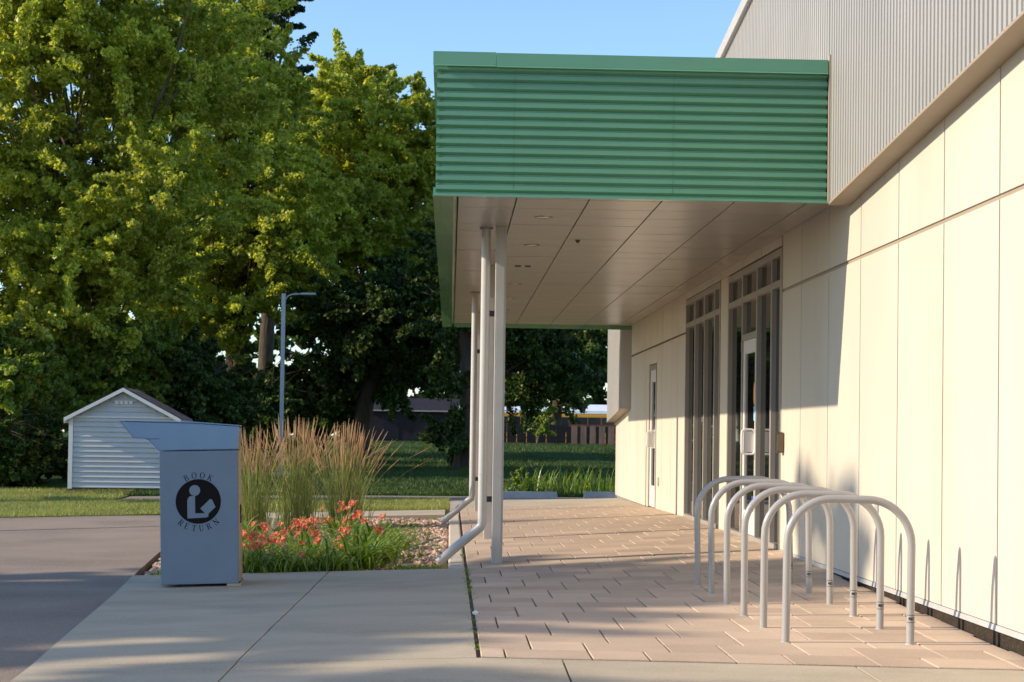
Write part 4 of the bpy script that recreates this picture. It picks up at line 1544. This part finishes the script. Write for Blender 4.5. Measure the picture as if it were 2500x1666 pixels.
tag(stones(12000, (-1.9, -.03), (16.9, 28.35), 'river_stones', .02, .052), kind='stuff', label='tan and pink river stones covering the planting bed')
tag(stones(2200, (-3.2, -2.2), (16.9, 20.5), 'river_stones', .025, .06), kind='stuff', label='river stones beside the road behind the book return')

# stone colours per piece
mm = M['stone']
nt = mm.node_tree
geo = nt.nodes.new('ShaderNodeNewGeometry')
rp = nt.nodes.new('ShaderNodeValToRGB')
for e_i, (pos, c) in enumerate(((0, (.20, .12, .085)), (.3, (.40, .25, .17)), (.6, (.52, .34, .24)), (.85, (.62, .47, .35)), (1, (.30, .26, .23)))):
    el = rp.color_ramp.elements
    if e_i < 2:
        el[e_i].position = pos
        el[e_i].color = (*c, 1)
    else:
        x = el.new(pos)
        x.color = (*c, 1)
nt.links.new(geo.outputs['Random Per Island'], rp.inputs[0])
nt.links.new(rp.outputs[0], nt.nodes['Principled BSDF'].inputs['Base Color'])


# ---- strap-leaf plants
def strap_leaves(n, spread, length, width, droop, seg=5, up=.9, r0=.08):
    Vv, Ff = [], []
    for k in range(n):
        a = random.uniform(0, 2 * math.pi)
        L0 = length * random.uniform(.6, 1.2)
        w0 = width * random.uniform(.7, 1.2)
        ox, oy = r0 * random.gauss(0, 1), r0 * random.gauss(0, 1)
        el = up * random.uniform(.75, 1.15)
        dr_ = droop * random.uniform(.5, 1.5)
        p = Vector((ox, oy, 0))
        o_ = len(Vv)
        tw = random.uniform(-.6, .6)
        for i in range(seg + 1):
            t = i / seg
            e2 = el - dr_ * t * t * 2.2
            e2 = max(e2, -1.1)
            dirv = Vector((math.cos(a) * math.cos(e2), math.sin(a) * math.cos(e2), math.sin(e2)))
            sd_ = Vector((-math.sin(a), math.cos(a), tw * .5))
            ww = w0 * (1 - t ** 2.2) * (.6 + .4 * min(1, t * 3)) + .0006
            Vv += [tuple(p - sd_ * ww), tuple(p + sd_ * ww)]
            if i:
                b = o_ + 2 * i
                Ff.append((b - 2, b - 1, b + 1, b))
            p = p + dirv * (L0 / seg)
    return np.array(Vv), np.array(Ff)


# flower mesh: six recurved petals, two rings, throat
def flower_mesh():
    m_ = MB()
    for k in range(6):
        a = math.pi * 2 * k / 6 + .1
        wd = .017 if k % 2 else .024
        f = Vector((math.cos(a), math.sin(a), 0))
        s_ = Vector((-math.sin(a), math.cos(a), 0))
        pr = [(.004, .0, .35), (.022, .030, .8), (.042, .044, 1.0), (.060, .040, .75), (.068, .030, .15)]
        vs = []
        for (r_, z_, ww) in pr:
            vs += [tuple(f * r_ + s_ * wd * ww + Vector((0, 0, z_ + .004))), tuple(f * r_ + Vector((0, 0, z_ - .003))), tuple(f * r_ - s_ * wd * ww + Vector((0, 0, z_ + .004)))]
        for i in range(len(pr) - 1):
            b = i * 3
            m_.add([vs[b], vs[b + 1], vs[b + 4], vs[b + 3]], [(0, 1, 2, 3)], 1 if i == 0 else 0)
            m_.add([vs[b + 1], vs[b + 2], vs[b + 5], vs[b + 4]], [(0, 1, 2, 3)], 1 if i == 0 else 0)
    for k in range(4):
        a = k * 1.7
        m_.tube([(0, 0, .005), (.01 * math.cos(a), .01 * math.sin(a), .05)], .0015, 4, mi=1)
    return m_


fl_me = flower_mesh().build('flower', [M['petal'], M['petalin']])
FLM = fl_me.data
bpy.data.objects.remove(fl_me)

lily_spots = [(-2.02, 17.9, 14), (-1.78, 17.35, 6), (-2.2, 18.9, 11), (-1.80, 18.8, 12), (-1.5, 18.2, 10), (-1.2, 17.8, 7), (-1.5, 19.5, 9),
              (-1.12, 18.9, 9), (-.92, 18.1, 2), (-1.75, 21.4, 8), (-1.40, 22.6, 9), (-2.05, 20.2, 7), (-.82, 19.3, 0), (-.66, 20.4, 0), (-1.5, 17.1, 3),
              (-1.15, 17.12, 1), (-2.2, 17.2, 0), (-.86, 17.35, 1), (-2.55, 21.8, 4), (-.95, 21.0, 0), (-.72, 18.5, 0), (-1.25, 20.4, 3), (-1.85, 17.08, 3), (-1.0, 22.4, 0)]
LILY_LAB = ['flower laden coral daylily touching the right side of the book return',
            'coral daylily low in front of the mass of blooms beside the book return',
            'coral daylily behind the flower laden one beside the book return',
            'coral daylily with the densest blooms, a step right of the book return',
            'coral daylily in the middle of the bed, its blooms above the front green leaves',
            'coral daylily near the front edge of the bed halfway to the stones',
            'coral daylily in the third row in front of the middle reed clump',
            'coral daylily with orange blooms on the stone side of the flower mass',
            'daylily with two low blooms near the stones',
            'red blooming daylily at the foot of the middle reed clump',
            'rearmost red blooming daylily between the middle and right reed clumps',
            'coral daylily at the foot of the left reed clump',
            'green flowerless daylily arching over the stones, third from the front edge',
            'green flowerless daylily farthest right, arching over the river stones',
            'daylily with a few low blooms at the very front edge, under the middle blooms',
            'daylily with one single bloom at the very front edge of the bed',
            'green flowerless daylily at the front edge beside the book return',
            'daylily with a lone bloom at the front edge next to the stones',
            'sparsely flowering daylily half hidden behind the book return',
            'green flowerless daylily in front of the right reed clump',
            'green flowerless daylily among the stones right of the two low blooms',
            'sparsely flowering daylily just in front of the right reed clump',
            'daylily with few low blooms at the front edge between book return and middle',
            'green flowerless daylily at the back beside the right reed clump']
lily_proto = []
for v_ in range(4):
    lily_proto.append(strap_leaves(95, .3, .58, .0125, 1.25 + .2 * v_, 6, 1.12, .05))
for k, (x_, y_, nf) in enumerate(lily_spots):
    zz = float(zbed(x_, y_))
    r_ = empty('daylily', (x_, y_, zz), random.uniform(0, 6.28))
    Vv, Ff = lily_proto[k % 4][:2]
    if k < 4:
        lm0 = raw_mesh('foliage', Vv, Ff, M['lily'], r_)
        lily_proto[k] = lily_proto[k] + (lm0.data,)
    else:
        o = bpy.data.objects.new('foliage', lily_proto[k % 4][2])
        COL.objects.link(o)
        o.parent = r_
    s_ = random.uniform(.85, 1.1) * (1.22 if x_ > -1.0 else 1)
    r_.scale = (s_, s_, s_ * random.uniform(.9, 1.1))
    stm = MB()
    for j in range(max(nf, 0)):
        a = random.uniform(0, 6.28)
        rr = random.uniform(.04, .24)
        top = Vector((rr * math.cos(a), rr * math.sin(a), random.uniform(.22, .50)))
        stm.tube([(0.02 * math.cos(a), .02 * math.sin(a), 0), top * .55 + Vector((0, 0, .03)), top], [.004, .0035, .003], 5, caps=False)
        f = bpy.data.objects.new('flower', FLM)
        COL.objects.link(f)
        f.parent = r_
        f.location = top
        az = random.gauss(-1.9, .9) - r_.rotation_euler.z
        tl = random.uniform(.5, 1.25)
        f.rotation_euler = Vector((math.cos(az) * math.sin(tl), math.sin(az) * math.sin(tl), math.cos(tl))).to_track_quat('Z', 'Y').to_euler()
        s2 = random.uniform(.5, .85)
        f.scale = (s2, s2, s2)
        for b_ in range(2):
            a2 = random.uniform(0, 6.28)
            q0 = top + Vector((.015 * math.cos(a2), .015 * math.sin(a2), .0))
            stm.tube([q0, q0 + Vector((.012 * math.cos(a2), .012 * math.sin(a2), .03)), q0 + Vector((.018 * math.cos(a2), .018 * math.sin(a2), .055))], [.002, .006, .001], 5, caps=False, mi=1)
    if nf:
        stm.build('flower_stems', [M['lily'], M['bud']], r_)
    tag(r_, LILY_LAB[k], 'daylily', 'daylily clumps in the planting bed')


# ---- feather reed grass
def reed(x_, y_, n, label, spread=.30, hgt=1.5, leanx=0.0):
    zz = float(zbed(x_, y_))
    r_ = empty('reed_grass', (x_, y_, zz))
    tag(r_, label, 'ornamental grass', 'clumps of feather reed grass')
    st_v, st_f, pl_v, pl_f = [], [], [], []
    for k in range(n):
        a = random.uniform(0, 6.28)
        s0 = .16 * math.sqrt(random.random())
        ln_ = abs(random.gauss(0, .19)) if random.random() < .94 else random.uniform(.5, .85)
        H = hgt * random.uniform(.72, 1.08)
        base_ = Vector((s0 * math.cos(a) * 1.3, s0 * math.sin(a), 0))
        d_ = Vector((math.cos(a), math.sin(a), 0)) * ln_ * H + Vector((leanx, 0, 0)) * H * random.uniform(0, 1)
        side = Vector((math.cos(a * 7.3), math.sin(a * 7.3), 0))
        o_ = len(st_v)
        N_ = 5
        w0 = .0044
        P_ = []
        for i in range(N_ + 1):
            t = i / N_
            p = base_ + d_ * (t ** 1.7) + Vector((0, 0, H * (t - .12 * ln_ * t * t * 2)))
            P_.append(p)
            ww = w0 * (1 - .5 * t)
            st_v += [tuple(p - side * ww), tuple(p + side * ww)]
            if i:
                b = o_ + 2 * i
                st_f.append((b - 2, b - 1, b + 1, b))
        # plume : crossed tapered strips over the top fifth
        p0, p1 = P_[-2].lerp(P_[-1], .25), P_[-1] + (P_[-1] - P_[-2]) * .25
        for sd2 in (side, Vector((-side.y, side.x, 0))):
            o_ = len(pl_v)
            for i, ww in enumerate((.003, .0075, .0065, .0045, .001)):
                p = p0.lerp(p1, i / 4)
                jx = random.gauss(0, .003)
                pl_v += [tuple(p - sd2 * (ww + jx * .3)), tuple(p + sd2 * ww)]
                if i:
                    b = o_ + 2 * i
                    pl_f.append((b - 2, b - 1, b + 1, b))
    Vl, Fl = strap_leaves(int(n * 1.1), .3, hgt * .78, .0052, .45, 5, 1.42, .15)
    o_ = len(st_v)
    raw_mesh('stems', np.r_[np.array(st_v), Vl], np.r_[np.array(st_f), Fl + o_], M['reed'], r_)
    raw_mesh('plumes', np.array(pl_v), np.array(pl_f), M['plume'], r_)
    return r_


reed(-2.82, 25.3, 165, 'left clump of feather reed grass with tan plumes behind the book return', hgt=1.45, leanx=-.03)
reed(-2.25, 25.8, 165, 'middle clump of feather reed grass in front of the lamp footing', hgt=1.55)
reed(-1.52, 25.4, 165, 'right clump of feather reed grass with outlying stems leaning to the right', hgt=1.5, leanx=.07)


# small weeds
def weeds(spots, n, length, width, name, label, m_=None):
    VV, FF = [], []
    o_ = 0
    for (x_, y_, s_) in spots:
        Vl, Fl = strap_leaves(n, .1, length * s_, width * s_, .5, 3, .9, .02 * s_)
        Vl = Vl + np.array([x_, y_, float(h(x_, y_)) + (0 if (x_ > 0) else -.07)])
        VV.append(Vl)
        FF.append(Fl + o_)
        o_ += len(Vl)
    return tag(raw_mesh(name, np.concatenate(VV), np.concatenate(FF), m_ or M['lily']), kind='stuff', label=label)


sp = [(.172 + rng.normal(0, .006), y, rng.uniform(.5, 1.0)) for y in np.r_[rng.uniform(9.8, 16.5, 70), rng.uniform(14.5, 16.8, 40)]] + [(.17, 18.6, 2.6), (.172, 18.55, 2.2), (.172, 14.35, 1.7), (.172, 13.3, 1.4)]
weeds(sp, 5, .016, .003, 'joint_weeds', 'moss and tiny weeds in the joint between concrete and pavers')
sp = [(rng.uniform(-.5, -.03), rng.uniform(16.95, 17.6), 1.0) for _ in range(26)] + [(rng.uniform(-1.1, -.1), rng.uniform(17, 28), rng.uniform(.5, .9)) for _ in range(60)] + [(rng.uniform(-2.8, -.9), rng.uniform(16.95, 17.3), 1.3) for _ in range(40)] + [(rng.uniform(-2.8, -.4), rng.uniform(17.2, 26), 1.0) for _ in range(120)]
weeds(sp, 26, .12, .006, 'bed_weeds', 'low green weeds scattered among the river stones')
# clump of flag leaves behind the parking stops
for (x_, lab, s_) in ((2.05, 'upright clump of iris leaves behind the gap between parking stops, left one', 1.0), (2.9, 'upright clump of iris leaves behind the right parking stop', 1.1), (3.55, 'shaded iris leaves nearest the library corner', 1.0)):
    r_ = empty('iris_clump', (x_, 39.6, hf(x_, 39.6)))
    Vl, Fl = strap_leaves(70, .3, .62 * s_, .016, .35, 4, 1.3, .2)
    raw_mesh('foliage', Vl, Fl, M['lily'], r_)
    tag(r_, lab, 'plant', None)
r_ = empty('low_shrub', (1.25, 39.8, hf(1.25, 39.8)))
C_, P_ = crown_points([(0, 0, .12, .75, .4, .16)], 50, 40, .12)
Vv, Fv = leaves(P_, .05, None)
raw_mesh('foliage', Vv, Fv, M['maple2'], r_)
tag(r_, 'low spreading yellow green shrub behind the left parking stop', 'shrub')

# garden hose on the stones
hz = MB()
hp_ = []
for k in range(16):
    t = k / 15
    x_ = -.75 + .62 * t
    y_ = 20.2 + 2.2 * t + .12 * math.sin(5 * t)
    hp_.append((x_, y_, float(zbed(x_, y_)) + .085 + .01 * math.sin(9 * t)))
hz.tube(hp_, .011, 8)
tag(hz.build('garden_hose', M['hose'], smooth=True), 'short run of teal garden hose lying on the river stones', 'hose')
# pebble on the joint
pb = MB()
pb.tube([(.19, 12.05, hf(.19, 12.05) - .004), (.19, 12.05, hf(.19, 12.05) + .012), (.19, 12.05, hf(.19, 12.05) + .022)], [.018, .022, .008], 8)
tag(pb.build('pebble', M['white'], smooth=True), 'small white pebble lying at the paver joint', 'pebble')
